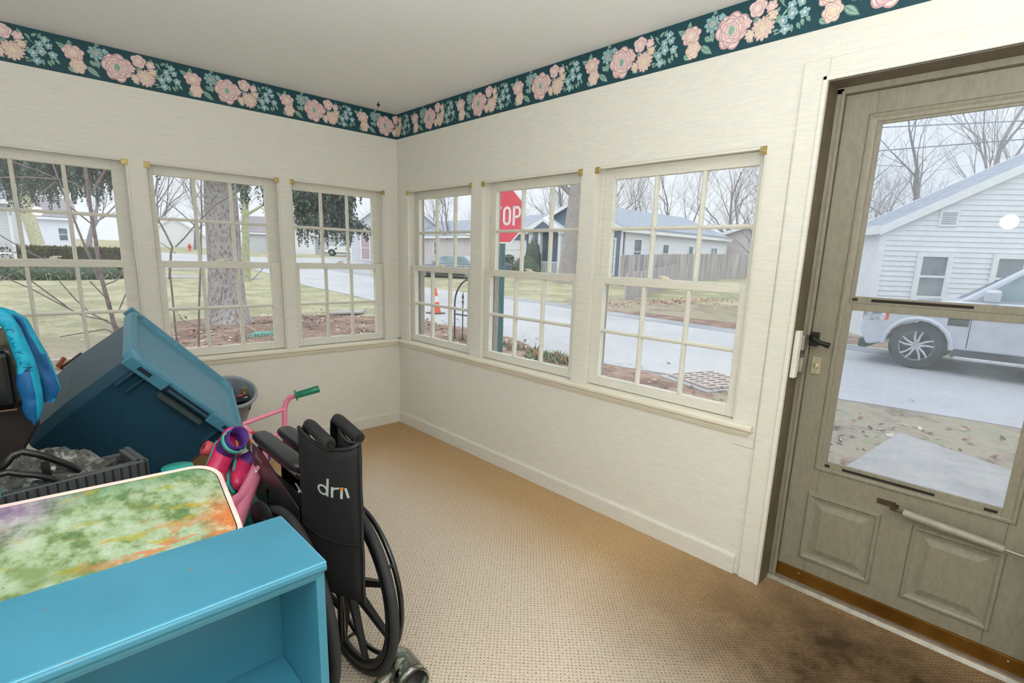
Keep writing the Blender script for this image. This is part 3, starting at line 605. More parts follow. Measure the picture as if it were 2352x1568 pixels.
for i in range(30): b.box((-.03, -3.08+i*.15, .15), (.03, -3.02+i*.15, 1.0))
b.build('railing', m_wt, e); b = MB(); b.box((-.3, -3.2, -.4), (1, 1.5, .1)); b.build('porch_floor', m_slab, e)
house('beige_house', (26.5, 42.4, .3), R(-90), 10.6, 8, 2.75, 1.5, 'x', m_lav, m_roof, 'pale beige house with a grey roof behind the parked cars', wins=[('f', 5.2, 5.9, 1.1, 2.2)])
house('gabled_house', (22.4, 45.5, .5), R(-35), 9, 9, 3.3, 3.4, 'y', m_tan, m_roof2, 'grey gabled house partly hidden by the hanging spruce boughs', wins=[('f', 1.0, 2.6, .2, 2.4, mat('brown_pink_door', (196, 176, 178), .6), 'd')], garage=(3.4, 6.6, -.2, 2.4))
house('white_garage', (22.5, 66, .9), R(-15), 4.6, 6, 2.4, 1.0, 'y', m_white, m_roof2, 'small white gabled garage across the street, seen through the corner window')
house('low_house', (20, 70, .9), R(-25), 14, 8, 2.6, 2.0, 'x', m_tan, m_roof2, 'low grey roofed house behind the white car')
house('neighbour_house', (-9.3, 31.0, -.1), R(-2), 7.3, 9, 3.4, 2, 'x', m_tan, m_roof, 'pale neighbour house at the left edge of the leftmost window', wins=[('f', 5.6, 6.7, .5, 1.4)])
house('distant_white_house', (-2.0, 62, .7), R(-3), 4.5, 8, 3.0, 1.8, 'x', m_white, m_roof2, 'distant white house behind the clipped hedge', wins=[('f', 3.4, 4.0, .9, 2.0)])
house('tented_house', (12.3, 92, 1.0), R(-10), 8.5, 8, 1.9, 2.7, 'y', m_white, m_wt, 'distant white steep roofed shed left of the spruce trunk', over=.2)
house('backyard_house', (42, 18.5, .3), R(-80), 6.5, 8, 3.0, 1.1, 'y', m_lav, m_wt, 'small beige gabled house past the end of the white wing', over=.3)
# ---------------------------------------------------------------- wooden board fences
m_fence = mat('weathered_fence_wood', (200, 194, 196), .9, 0, .2, 3, .2, stretch=(2.2, 2.2, .12), c2=(148, 144, 150))
def fence(name, p0, p1, h, label, n=None):
    e = empty(name, (p0[0], p0[1], 0), (0, 0, math.atan2(p1[1]-p0[1], p1[0]-p0[0])), label=label, cat='fence')
    L = math.dist(p0, p1); rnd = random.Random(int(L*10)); w_ = .15; b = MB(); i = 0; x = 0
    while x < L:
        f = x/L; z0 = hf(p0[0]+(p1[0]-p0[0])*f, p0[1]+(p1[1]-p0[1])*f)-.05; hh = h+rnd.uniform(-.02, .02); q = w_*.93
        b.prism([(x, z0), (x+q, z0), (x+q, z0+hh-.04), (x+q*.75, z0+hh), (x+q*.25, z0+hh), (x, z0+hh-.04)], 0, .02+rnd.random()*.008, 'y'); x += w_
    b.build('board_panel', m_fence, e)
    x = 0
    while x <= L+.1:
        f = min(x/L, 1); z0 = hf(p0[0]+(p1[0]-p0[0])*f, p0[1]+(p1[1]-p0[1])*f)-.1; b = MB(); b.box((x-.05, .03, z0), (x+.05, .13, z0+h)); b.build('fence_post', m_fence, e); x += 2.4
    return e
fence('board_fence', (23.2, 14.0), (42, 13.2), 1.85, 'long weathered board fence in front of the white wing')
fence('low_board_fence', (16.7, 9.1), (28.5, 13.4), 1.25, 'shorter grey board fence on the near lawn, before the long one')
# ---------------------------------------------------------------- hedges and shrubs
def bush_mesh(name, m, rx, ry, rz, n, size, seed, boxy=False):
    rnd = random.Random(seed); mb = MB()
    for _ in range(n):
        if boxy:
            f = rnd.random(); p = V((rnd.uniform(-1, 1), rnd.uniform(-1, 1), rnd.uniform(0, 1)))
            ax = rnd.choice((0, 1, 1, 2, 2)); 
            if ax == 2: p.z = 1
            else: p[ax] = rnd.choice((-1, 1))
            nrm = V((0, 0, 0)); nrm[ax] = 1 if ax == 2 else p[ax]; p = V((p.x*rx, p.y*ry, p.z*rz))+nrm*rnd.gauss(0, .05)
        else:
            d = V((rnd.gauss(0, 1), rnd.gauss(0, 1), abs(rnd.gauss(0, 1)))).normalized(); q = 1-abs(rnd.gauss(0, .16)); p = V((d.x*rx*q, d.y*ry*q, d.z*rz*q)); nrm = d
        s = size*rnd.uniform(.6, 1.3); mt = Matrix.Translation(p) @ Euler((rnd.uniform(0, 6.3), rnd.uniform(0, 6.3), rnd.uniform(0, 6.3))).to_matrix().to_4x4()
        mb.add([(-s, 0, 0), (0, -s*.45, 0), (s, 0, 0), (0, s*.45, 0)], [(0, 1, 2, 3)], rnd.randrange(len(m)), False, mt)
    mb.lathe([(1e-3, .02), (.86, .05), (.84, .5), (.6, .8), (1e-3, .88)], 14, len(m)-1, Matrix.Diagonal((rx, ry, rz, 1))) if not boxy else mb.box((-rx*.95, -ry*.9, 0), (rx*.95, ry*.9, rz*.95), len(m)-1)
    return mb
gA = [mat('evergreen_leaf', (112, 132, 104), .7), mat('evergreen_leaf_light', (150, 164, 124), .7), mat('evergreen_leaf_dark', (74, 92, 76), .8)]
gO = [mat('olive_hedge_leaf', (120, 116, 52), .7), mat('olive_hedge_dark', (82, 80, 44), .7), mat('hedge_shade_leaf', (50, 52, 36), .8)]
bush_mesh('h', gO, 2.4, .6, 1.15, 5200, .07, 1, True).build('clipped_hedge', gO, loc=(-.2, 31.5, -.05), rot=(0, 0, R(5)), label='long clipped olive hedge in front of the distant white house', cat='hedge')
bush_mesh('h', gA, 2.5, .8, .75, 2600, .08, 2).build('low_shrub', gA, loc=(-.6, 26.2, -.18), rot=(0, 0, R(3)), label='low dark shrub bed below the clipped hedge', cat='shrub')
bush_mesh('h', gA, 1.4, .75, 1.35, 2000, .07, 3, True).build('square_hedge', gA, loc=(23.6, 24.9, .06), rot=(0, 0, R(60)), label='squared green hedge just right of the stop sign post', cat='hedge')
bush_mesh('h', gA, 1.5, 1.0, 1.5, 2200, .07, 4).build('round_hedge', gA, loc=(23.3, 21.9, .02), rot=(0, 0, R(60)), label='rounded green shrub in front of the porch', cat='shrub')
bush_mesh('h', gA, .7, .7, 2.7, 1100, .07, 5).build('cone_shrub', gA, loc=(24.9, 22.8, .1), label='tall pointed evergreen beside the porch column', cat='shrub')
# ---------------------------------------------------------------- bare trees
m_bark = mat('grey_twig_bark', (158, 150, 156), .9, 0, .2, 8); m_bark2 = mat('pale_bark', (176, 168, 160), .9, 0, .2, 8)
def tree_mb(seed, H_=9, r0=.2, depth=6, spread=.5, up=.25, trunk=.3, maxn=900):
    rnd = random.Random(seed); mb = MB(); cnt = [0]
    def grow(p, d, L, r, k):
        if cnt[0] > maxn: return
        cnt[0] += 1; n = 3; pts = [p]; rr = [r]
        for i in range(n):
            d = (d+V((rnd.gauss(0, .1), rnd.gauss(0, .1), rnd.gauss(0, .06)+up*.12))).normalized(); pts.append(pts[-1]+d*L/n); rr.append(r*(1-.38*(i+1)/n))
        mb.tube(pts, rr, 7 if k == 0 else (5 if k < 3 else 3), 0, False)
        if k >= depth: return
        nb = 4 if k < 2 else 3
        for i in range(nb):
            f = 1 if i == 0 else rnd.uniform(.35, .95); j = min(int(f*n), n-1); q = pts[j].lerp(pts[j+1], f*n-j)
            ax = V((rnd.gauss(0, 1), rnd.gauss(0, 1), rnd.gauss(0, .4))); ax = (ax-ax.dot(d)*d).normalized(); a = rnd.uniform(.5, 1.2)*spread*(.5 if i == 0 else 1.15)
            grow(q, (d*cos(a)+ax*sin(a)).normalized(), L*rnd.uniform(.62, .85), rr[-1]*(.95 if i == 0 else .66), k+1)
    grow(V((0, 0, 0)), V((0, 0, 1)), H_*trunk, r0, 0); return mb
protos = [tree_mb(3, 11, .17, 6, .5, .25, .3, 1100), tree_mb(8, 12, .2, 6, .62, .3, .26, 1100), tree_mb(21, 9, .12, 6, .45, .4, .34, 1100)]
rt = random.Random(11); pm = []
def bare_tree(i, x, y, s, rz, label, group=None, m=m_bark, name='bare_tree'):
    if i >= len(pm): pm.append(protos[i].build(name, m).data); o = bpy.data.objects[-1] if 0 else [q for q in bpy.data.objects if q.data is pm[i]][0]
    else: o = bpy.data.objects.new(name, pm[i]); col.objects.link(o)
    o.location = (x, y, hf(x, y)-.1); o.rotation_euler = (0, 0, rz); o.scale = (s, s, s*rt.uniform(.9, 1.15)); tag(o, label, 'tree', group); return o
for i in range(3): bare_tree(i, *((47, 33, 1.5), (50, 41, 1.5), (45, 22, 1.2))[i], i*2., 'leafless grey tree in the winter wood behind the houses', 'bare trees of the distant wood')
spots = []
for k in range(130):
    a = R(rt.uniform(-14, 100)); r_ = rt.uniform(52, 96); x, y = r_*cos(a), r_*sin(a)
    if 14 < x < 40 and 40 < y < 75: continue
    if any(math.dist((x, y), q) < 7.5 for q in spots): continue
    spots.append((x, y))
for k, (x, y) in enumerate(spots): bare_tree(k % 3, x, y, rt.uniform(.95, 1.6), rt.uniform(0, 6), 'leafless grey tree in the winter wood behind the houses', 'bare trees of the distant wood')
for k, (x, y, s) in enumerate(((22, 3.5, 1.0), (25, -1.5, 1.1), (28, 5.5, .9), (29, .5, 1.15), (33, 8, 1.0), (24, 6.2, .75), (35, 2, 1.2))):
    bare_tree((k+1) % 3, x, y, s, k*1.3, 'leafless tree standing between the white house and the board fence', 'bare trees beside the white house')
bare_tree(1, 27.6, 35.5, .9, 2, 'leafless tree rising behind the roof of the beige house')
# two big street trunks
def trunk_mb(r0, H_, flare, lean=(0, 0), seed=1, seg=26, rough=.06):
    rnd = random.Random(seed); ph = [rnd.random()*6 for _ in range(6)]; rows = []
    for i in range(34):
        z = H_*(i/33)**1.3; f = r0*(1-.35*z/H_)+flare*math.exp(-z/.35); row = []
        for k in range(seg):
            a = 2*pi*k/seg; q = f*(1+rough*sin(5*a+ph[0]+z)+rough*.6*sin(9*a+ph[1]-z*2)+rnd.gauss(0, .012))+flare*.6*math.exp(-z/.22)*max(0, sin(4*a+ph[2]))
            row.append((q*cos(a)+lean[0]*z, q*sin(a)+lean[1]*z, z-.08))
        rows.append(row)
    mb = MB(); mb.grid(rows, 0, True, None, True); return mb
t = NT('spruce_bark'); v = t.coord((1, 1, .45)); vo = t.n('TexVoronoi'); vo.inputs['Scale'].default_value = 16; t.l(v, vo.inputs['Vector']); n = t.noise(7, 5, v, .7); n2 = t.noise(30, 3, v)
t.base(t.mix(t.math('MULTIPLY', t.rng(n2, .5, .7), .6), t.ramp(t.math('ADD', t.math('MULTIPLY', n, .7), t.math('MULTIPLY', vo.outputs['Distance'], .35)), [(.3, (86, 82, 84)), (.42, (142, 138, 140)), (.52, (186, 184, 186)), (.66, (150, 134, 130))]), (196, 190, 190)))
t.set(.95, spec=.1); t.bump(t.math('ADD', n, vo.outputs['Distance']), .9, .03); m_sbark = t.m
m_olive = mat('mossy_pale_bark', (188, 188, 156), .9, 0, .14, 6, .3)
e = empty('spruce_tree', (1.12, 8.95, -.3), label='big old spruce with a thick grey scaly trunk, outside the left wall', cat='tree')
trunk_mb(.345, 9, .17, (.02, .0), 3, 32, .035).build('trunk', m_sbark, e)
sg = [mat('spruce_needles', (84, 112, 104), .7, 0, .2, 4), mat('spruce_needles_dark', (56, 80, 76), .7, 0, .2, 4), mat('spruce_needles_olive', (112, 122, 92), .7, 0, .2, 4), mat('spruce_twig', (74, 62, 58), .9)]
def bough(parent, org, p0, p1, n, lmin, lmax, seed, sag=.25, wide=.25):
    """a limb p0->p1 (world) with drooping curtains of needles hanging from it"""
    rnd = random.Random(seed); p0 = V(p0)-V(org); p1 = V(p1)-V(org); mb = MB(); pts = [p0.lerp(p1, i/8)+V((0, 0, -sag*sin(pi*i/8)*0+sag*(i/8)**2*-.3)) for i in range(9)]
    mb.tube(pts, [.03-.0028*i for i in range(9)], 5, 3)
    for s in range(n):
        f = rnd.uniform(.03, 1.0)**.8; q = p0.lerp(p1, f)+V((rnd.gauss(0, wide), rnd.gauss(0, wide), rnd.uniform(-.05, .08)))
        L = rnd.uniform(lmin, lmax)*(1-.25*f); d = V((rnd.gauss(0, .07), rnd.gauss(0, .07), -1)); k = int(L/.035)
        for i in range(k):
            c = q+d*(L*i/k); c += V((sin(i*.3+s)*.012, cos(i*.2+s)*.012, 0)); w_ = .02+.045*sin(pi*min(1, (i+2)/(k+1)))
            for _ in range(2):
                a = rnd.uniform(0, 6.28); u = V((cos(a), sin(a), -rnd.uniform(.6, 1.7))).normalized(); l = w_*rnd.uniform(1.2, 2.2); sd = V((-sin(a), cos(a), 0))*rnd.uniform(.008, .016)
                mb.add([c-sd, c+u*l*.5-sd*1.6, c+u*l, c+u*l*.5+sd*1.6, ], [(0, 1, 2, 3)], rnd.choice((0, 0, 0, 1, 1, 2)))
    return mb.build('bough', sg, parent)
O = (1.12, 8.95, -.3)
bo = []
for k_, (p0, p1, n, a, c, wd) in enumerate((
    ((1.2, 8.8, 3.9), (2.08, 6.0, 2.78), 62, .55, 1.15, .16), ((1.2, 8.8, 4.3), (2.42, 5.55, 2.75), 74, .6, 1.3, .15), ((1.75, 6.6, 2.95), (2.42, 5.6, 2.6), 60, 1.0, 1.6, .11), ((1.5, 7.0, 3.0), (2.0, 5.95, 2.75), 60, .8, 1.25, .13), ((2.0, 6.0, 3.0), (2.3, 5.7, 2.8), 40, 1.1, 1.7, .1),
    ((1.2, 8.8, 4.5), (2.72, 5.3, 2.72), 22, .3, .62, .08), ((2.25, 5.75, 2.05), (2.78, 5.1, 1.72), 26, .16, .34, .07), ((1.8, 6.4, 2.6), (1.86, 6.05, 2.2), 16, .6, .85, .07),
    ((1.05, 8.9, 4.0), (-.25, 7.9, 2.95), 30, .3, .75, .12), ((1.3, 8.7, 3.5), (1.25, 7.3, 2.75), 24, .5, 1.0, .1), ((1.0, 9.1, 4.6), (-1.0, 9.3, 3.4), 60, .8, 1.5, .3),
    ((1.0, 9.1, 4.8), (-1.9, 9.6, 3.3), 80, .9, 1.6, .35), ((1.0, 9.1, 5.0), (-2.8, 9.9, 3.3), 80, .9, 1.6, .35), ((-.6, 9.2, 3.6), (-1.6, 9.3, 2.8), 60, .7, 1.25, .25), ((-1.2, 9.5, 3.4), (-2.4, 10.0, 2.7), 60, .7, 1.15, .3), ((-.2, 9.0, 3.7), (-1.1, 8.9, 3.1), 50, .9, 1.5, .22), ((-1.3, 9.6, 3.6), (-3.2, 10.4, 3.0), 60, .9, 1.6, .35))):
    bough(e, O, p0, p1, n, a, c, 100+k_, wide=wd)
e = empty('leaning_tree', (-.4, 45.0, .3), label='pale leaning trunk beyond the hedge, seen in the leftmost window', cat='tree')
b = MB(); b.tube([(0, 0, -.2), (-.28, .7, .8), (-.6, 1.7, 3.3), (-.72, 2.9, 7.1), (-.8, 3.5, 9.2), (-1.4, 4.5, 13)], [.45, .40, .36, .34, .3, .2], 14); b.build('trunk', m_olive, e)
b = MB(); b.tube([(-.6, 1.8, 3.6), (.8, 2.2, 6.0), (1.6, 2.6, 8.5)], [.14, .1, .05], 8); b.tube([(-.7, 2.6, 6), (-2.4, 3.0, 8.0), (-4, 3.4, 9)], [.14, .1, .05], 8); b.build('limb', m_olive, e)
e = empty('curb_tree', (6.05, 23.9, -.25), label='pale smooth trunk just right of the spruce, across the lawn', cat='tree')
trunk_mb(.18, 8, .06, (.04, -.03), 5, 16, .03).build('trunk', m_olive, e)
b = MB()
for pts, r in (([(.2, -.1, 3.2), (1.1, -.7, 3.9), (2.2, -1.6, 4.5)], .07), ([(1.1, -.7, 3.9), (1.5, -.9, 3.7), (2.4, -1.3, 3.75)], .03), ([(.2, 0, 3.6), (-.6, .3, 4.6)], .06), ([(.7, -.4, 3.6), (1.3, -.6, 3.2), (1.8, -.8, 3.1)], .02), ([(1.3, -.8, 4.1), (1.4, -.5, 4.8), (1.8, -.6, 5.6)], .03)): b.tube(pts, [r, r*.8, r*.5][:len(pts)], 6)
b.build('limb', m_olive, e)
e = empty('street_tree', (22.25, 17.35, .0), label='thick grey trunk in front of the blue house porch', cat='tree')
trunk_mb(.5, 12, .18, (.10, .0), 7, 22, .02).build('trunk', mat('smooth_grey_bark', (168, 160, 158), .9, 0, .1, 4, .3), e)
b = MB()
for pts in ([(.5, 0, 6), (1, -2, 8), (1, -5, 10)], [(.4, 0, 5.0), (0, 2.5, 7), (0, 5, 8)], [(.4, 0, 5.5), (-.5, 1, 8), (-1, 1.5, 12)]): b.tube(pts, [.2, .14, .06], 7)
b.build('limb', m_bark, e)
# saplings close to the left wall
SA = [[(-1.687, 0.705), (-1.713, 0.923), (-1.737, 1.118), (-1.742, 1.245), (-1.742, 1.393), (-1.749, 1.568), (-1.749, 1.779), (-1.751, 1.882), (-1.748, 2.002)], [(-1.754, 1.117), (-1.780, 1.250), (-1.813, 1.390), (-1.832, 1.487), (-1.876, 1.725)], [(-1.738, 1.716), (-1.642, 1.891), (-1.584, 2.031)], [(-1.751, 1.740), (-1.835, 1.794), (-1.887, 1.815)], [(-1.739, 1.496), (-1.881, 1.639), (-1.906, 1.799), (-2.020, 1.843), (-2.127, 1.874), (-2.225, 1.919)], [(-1.905, 1.801), (-1.920, 1.899), (-1.924, 1.988)], [(-1.904, 1.803), (-2.076, 1.794), (-2.201, 1.774)], [(-1.924, 1.781), (-2.028, 1.679)], [(-1.664, 0.742), (-1.831, 0.871), (-1.909, 0.979), (-1.983, 1.111)], [(-1.732, 0.806), (-1.880, 0.851), (-2.125, 1.043), (-2.278, 1.142), (-2.358, 1.186)], [(-1.953, 0.915), (-2.183, 1.172), (-2.281, 1.111)], [(-1.661, 0.867), (-1.573, 1.054), (-1.535, 1.209)], [(-1.699, 0.936), (-1.808, 1.100)], [(-1.898, 1.155), (-2.031, 1.246), (-2.121, 1.306), (-2.246, 1.410)], [(-1.672, 0.687), (-1.755, 0.745), (-2.021, 0.713)], [(-1.720, 1.072), (-1.648, 1.102), (-1.536, 1.241)]]
SB = [[(-1.264, 0.401), (-1.261, 0.888), (-1.261, 1.241)], [(-1.269, 1.104), (-1.244, 1.247), (-1.229, 1.315), (-1.209, 1.366), (-1.228, 1.435), (-1.244, 1.498), (-1.268, 1.569), (-1.279, 1.620), (-1.304, 1.729), (-1.316, 1.862)], [(-1.205, 1.366), (-1.142, 1.439), (-1.042, 1.570), (-0.904, 1.721), (-0.760, 1.825), (-0.624, 1.942)], [(-1.260, 1.608), (-1.215, 1.709), (-1.168, 1.786), (-1.070, 1.917), (-1.023, 1.985)], [(-1.239, 1.670), (-1.217, 1.851), (-1.212, 1.980)], [(-1.109, 0.406), (-1.069, 0.818), (-1.027, 1.136), (-1.005, 1.242), (-0.980, 1.473), (-0.950, 1.680), (-0.935, 1.872), (-0.913, 1.985)], [(-0.920, 1.875), (-0.731, 1.925), (-0.596, 2.007)], [(-1.206, 1.314), (-1.279, 1.380), (-1.336, 1.420)], [(-1.077, 0.683), (-1.202, 0.749), (-1.273, 0.874)], [(-1.064, 0.708), (-0.993, 0.771), (-0.876, 0.896), (-0.856, 1.027)], [(-1.069, 0.587), (-1.244, 0.523), (-1.269, 0.642)], [(-1.068, 0.624), (-0.925, 0.835), (-0.846, 1.024)], [(-0.622, 1.089), (-0.496, 1.233), (-0.392, 1.297), (-0.281, 1.425)]]
for nm, S, y0, lab, r0, mm in (('sapling', SA, 1.3, 'bare purple grey sapling close outside the leftmost window', .0165, mat('purple_grey_bark', (150, 132, 138), .8, 0, .2, 30)), ('sapling', SB, 1.5, 'thin bare sapling with forked stems outside the window of the spruce trunk', .010, mat('grey_brown_bark', (146, 132, 130), .8, 0, .25, 30))):
    e = empty(nm, (S[0][0][0], y0, -.3), label=lab, cat='sapling')
    for i, l in enumerate(S):
        k = i in (0, 5) if nm and y0 > 1.4 else i == 0
        r = r0 if (i == 0 or (y0 > 1.4 and i in (1, 5))) else r0*(.62 if i in (1, 2) else .34); pts = [(x-S[0][0][0], (0 if i == 0 else .03*j*(1 if i % 2 else -1)), z+.3) for j, (x, z) in enumerate(l)]
        if i == 0 or (y0 > 1.4 and i == 5): pts = [(pts[0][0]+.02, pts[0][1], -.02)]+pts
        n = len(pts); b = MB(); b.tube(pts, [r*(1-.45*j/n) for j in range(n)], 7); b.build('stem' if i == 0 else 'branch', mm, e)
# teal leaf rake
e = empty('leaf_rake', (1.02, 6.74, -.22), (0, 0, R(20)), label='teal plastic leaf rake lying in the mulch below the spruce', cat='rake')
mt_ = mat('teal_plastic', (96, 190, 178), .4, 0, .1, 20); b = MB(); n = 17
for i in range(n): a = R(-62+124*i/(n-1)); b.tube([(0, 0, .05), (sin(a)*.3, -cos(a)*.22, .04), (sin(a)*.33, -cos(a)*.25, -.01)], .007, 5)
b.tube([(sin(R(a))*.2, -cos(R(a))*.15, .045) for a in range(-60, 61, 15)], .012, 6); b.build('rake_head', mt_, e)
b = MB(); b.tube([(0, 0, .05), (.35, .7, .06), (.55, 1.15, .05)], .012, 8); b.build('handle', m_slab, e)
b = MB(); b.prism([(0, 0), (.9, -.15), (1.3, .25), (.5, .5)], 0, .05, 'z'); b.build('paving_stone', m_slab, loc=(3.6, 9.5, -.26), bevel=.01, label='flat grey stone lying at the edge of the mulch bed', cat='stone')
# ground cover along the street verge
rc = random.Random(6); gl = [mat('ground_cover_leaf', (124, 150, 104), .6), mat('ground_cover_dark', (86, 112, 82), .6), lf[1]]
for k, (x, y) in enumerate(((4.25, 3.35), (4.2, 3.0), (4.3, 2.6), (4.1, 2.35), (4.25, 2.05), (4.0, 1.75), (3.9, 2.2), (4.1, 4.3), (4.0, 3.8))):
    b = MB()
    for i in range(130):
        a = rc.uniform(0, 6.28); L = rc.uniform(.08, .2); d = rc.uniform(0, .2); t_ = rc.uniform(.3, 1.3); mt = Matrix.Translation((d*cos(a*3), d*sin(a*3), 0)) @ Euler((0, -t_, a)).to_matrix().to_4x4()
        b.add([(0, 0, 0), (L*.5, -.012, .0), (L, 0, -.015), (L*.5, .012, 0)], [(0, 1, 2, 3)], rc.choice((0, 0, 1, 1, 2)) if i % 5 else 2, False, mt)
    b.build('ground_cover_plant', gl, loc=(x, y, -.29), label='low green clump of leaves at the kerb below the stop sign window', cat='plant', group='green clumps along the kerb')
for k, (x, y) in enumerate(((-2.05, 4.6), (-1.9, 4.2), (-2.5, 4.0), (-1.7, 4.9), (-2.9, 4.7))):
    bush_mesh('h', sg[:3], .28, .16, .07, 220, .05, 50+k).build('fallen_spruce_sprig', sg[:3], loc=(x, y, -.28), label='dark green spruce sprig fallen on the lawn outside the leftmost window', cat='twig', group='spruce sprigs on the lawn')
# hydrant, marker, playset, swing
e = empty('fire_hydrant', (13.6, 69.3, .85), label='small red fire hydrant across the far street', cat='hydrant'); mh = mat('hydrant_red', (226, 92, 88), .5)
b = MB(); b.lathe([(.2, 0), (.2, .05), (.14, .07), (.14, .6), (.19, .62), (.19, .68), (.13, .8), (.001, .92)], 14); b.ball((0, 0, .93), .05); b.build('barrel', mh, e); b = MB(); b.tube([(-.26, 0, .45), (.26, 0, .45)], .07, 8); b.build('nozzle', mh, e)
b = MB(); b.lathe([(.18, 0), (.18, 1.0), (.001, 1.1)], 14); b.build('marker_post', mat('yellow_marker', (240, 214, 150), .6), loc=(15.6, 58.5, .7), label='short yellow marker post right behind the spruce trunk', cat='post')
e = empty('playset', (25.5, 75.5, .85), (0, 0, R(-18)), label='green and wooden backyard playset with a slide', cat='playset')
mg_ = mat('playset_green', (104, 190, 160), .5); mw_ = mat('playset_wood', (150, 130, 140), .8)
b = MB()
for x in (0, 1.6, 3.6, 5.0):
    for y in (0, 1.5): b.box((x-.07, y-.07, -.2), (x+.07, y+.07, 2.9))
b.box((-.1, -.1, 1.2), (1.7, 1.6, 1.32)); b.box((3.5, -.1, 1.2), (5.1, 1.6, 1.32)); b.box((1.6, -.05, 1.9), (3.6, .1, 2.05)); b.build('frame', mw_, e)
b = MB(); b.hexa([(-.2, -.2, 2.5), (1.8, -.2, 2.5), (1.8, 1.7, 2.5), (-.2, 1.7, 2.5), (.7, -.2, 3.4), (.9, -.2, 3.4), (.9, 1.7, 3.4), (.7, 1.7, 3.4)]); b.build('roof', mat('playset_red_roof', (196, 110, 124), .6), e)
b = MB(); b.hexa([(3.3, -.2, 2.6), (5.3, -.2, 2.6), (5.3, 1.7, 2.6), (3.3, 1.7, 2.6), (4.25, .7, 3.3), (4.35, .7, 3.3), (4.35, .8, 3.3), (4.25, .8, 3.3)]); b.build('white_roof', m_wt, e)
b = MB(); b.hexa([(5, .2, 1.2), (6.9, .2, 0), (6.9, .8, 0), (5, .8, 1.2), (5, .2, 1.45), (6.9, .2, .2), (6.9, .8, .2), (5, .8, 1.45)]); b.build('slide', mg_, e)
b = MB(); b.tube([(-.9, .5, 1.6), (.1, .5, 1.6)], .5, 12); b.box((0, -.1, .2), (1.6, 0, 1.1)); b.build('tunnel', mg_, e)
# ---------------------------------------------------------------- cars
m_tyre = mat('tyre_rubber', (50, 56, 62), .85, 0, .15, 20); m_rim = mat('alloy_rim', (206, 210, 216), .3, .6, .1, 20); m_cglass = mat('car_window_glass', (104, 128, 140), .08, 0, .3, 1.5, c2=(160, 180, 188))
m_ctrim = mat('dark_car_trim', (58, 64, 72), .5); m_lamp = mat('headlamp_glass', (214, 220, 226), .1, 0, .4, 14); m_amber = mat('amber_lens', (232, 96, 70), .2); m_chr = mat('chrome_strip', (226, 228, 232), .2, .8)
def wheel(par, x, y, r, w, out):
    e = empty('wheel', (x, y, r)); e.parent = par; s = out
    b = MB(); b.lathe([(r*.66, -w/2), (r*.9, -w/2), (r, -w*.36), (r, w*.36), (r*.9, w/2), (r*.66, w/2)], 32, 0, None, True, 'y'); b.lathe([(r*.66, w/2), (r*.6, 0), (r*.66, -w/2)], 32, 1, None, True, 'y')
    o = b.build('tyre', [m_tyre, m_ctrim], e); b = MB()
    b.lathe([(.001, s*w*.25), (r*.12, s*w*.27), (r*.13, s*w*.2)], 16, 0, None, True, 'y'); b.lathe([(r*.6, s*w*.2), (r*.67, s*w*.42), (r*.7, s*w*.42), (r*.7, s*w*.3)], 36, 0, None, True, 'y')
    for k in range(5):
        for dd in (-.11, .11):
            a = 2*pi*k/5+.3; p = [(r*.1*cos(a+dd*3), s*w*.25, r*.1*sin(a+dd*3)), (r*.4*cos(a+dd*2.1), s*w*.3, r*.4*sin(a+dd*2.1)), (r*.66*cos(a+dd*1.9+.1), s*w*.34, r*.66*sin(a+dd*1.9+.1))]
            b.tube(p, [r*.06, r*.055, r*.045], 6)
    b.build('rim', m_rim, e); b = MB(); b.lathe([(.001, s*w*.02), (r*.6, s*w*.02)], 28, 0, None, True, 'y'); b.build('brake_disc', m_ctrim, e); return e
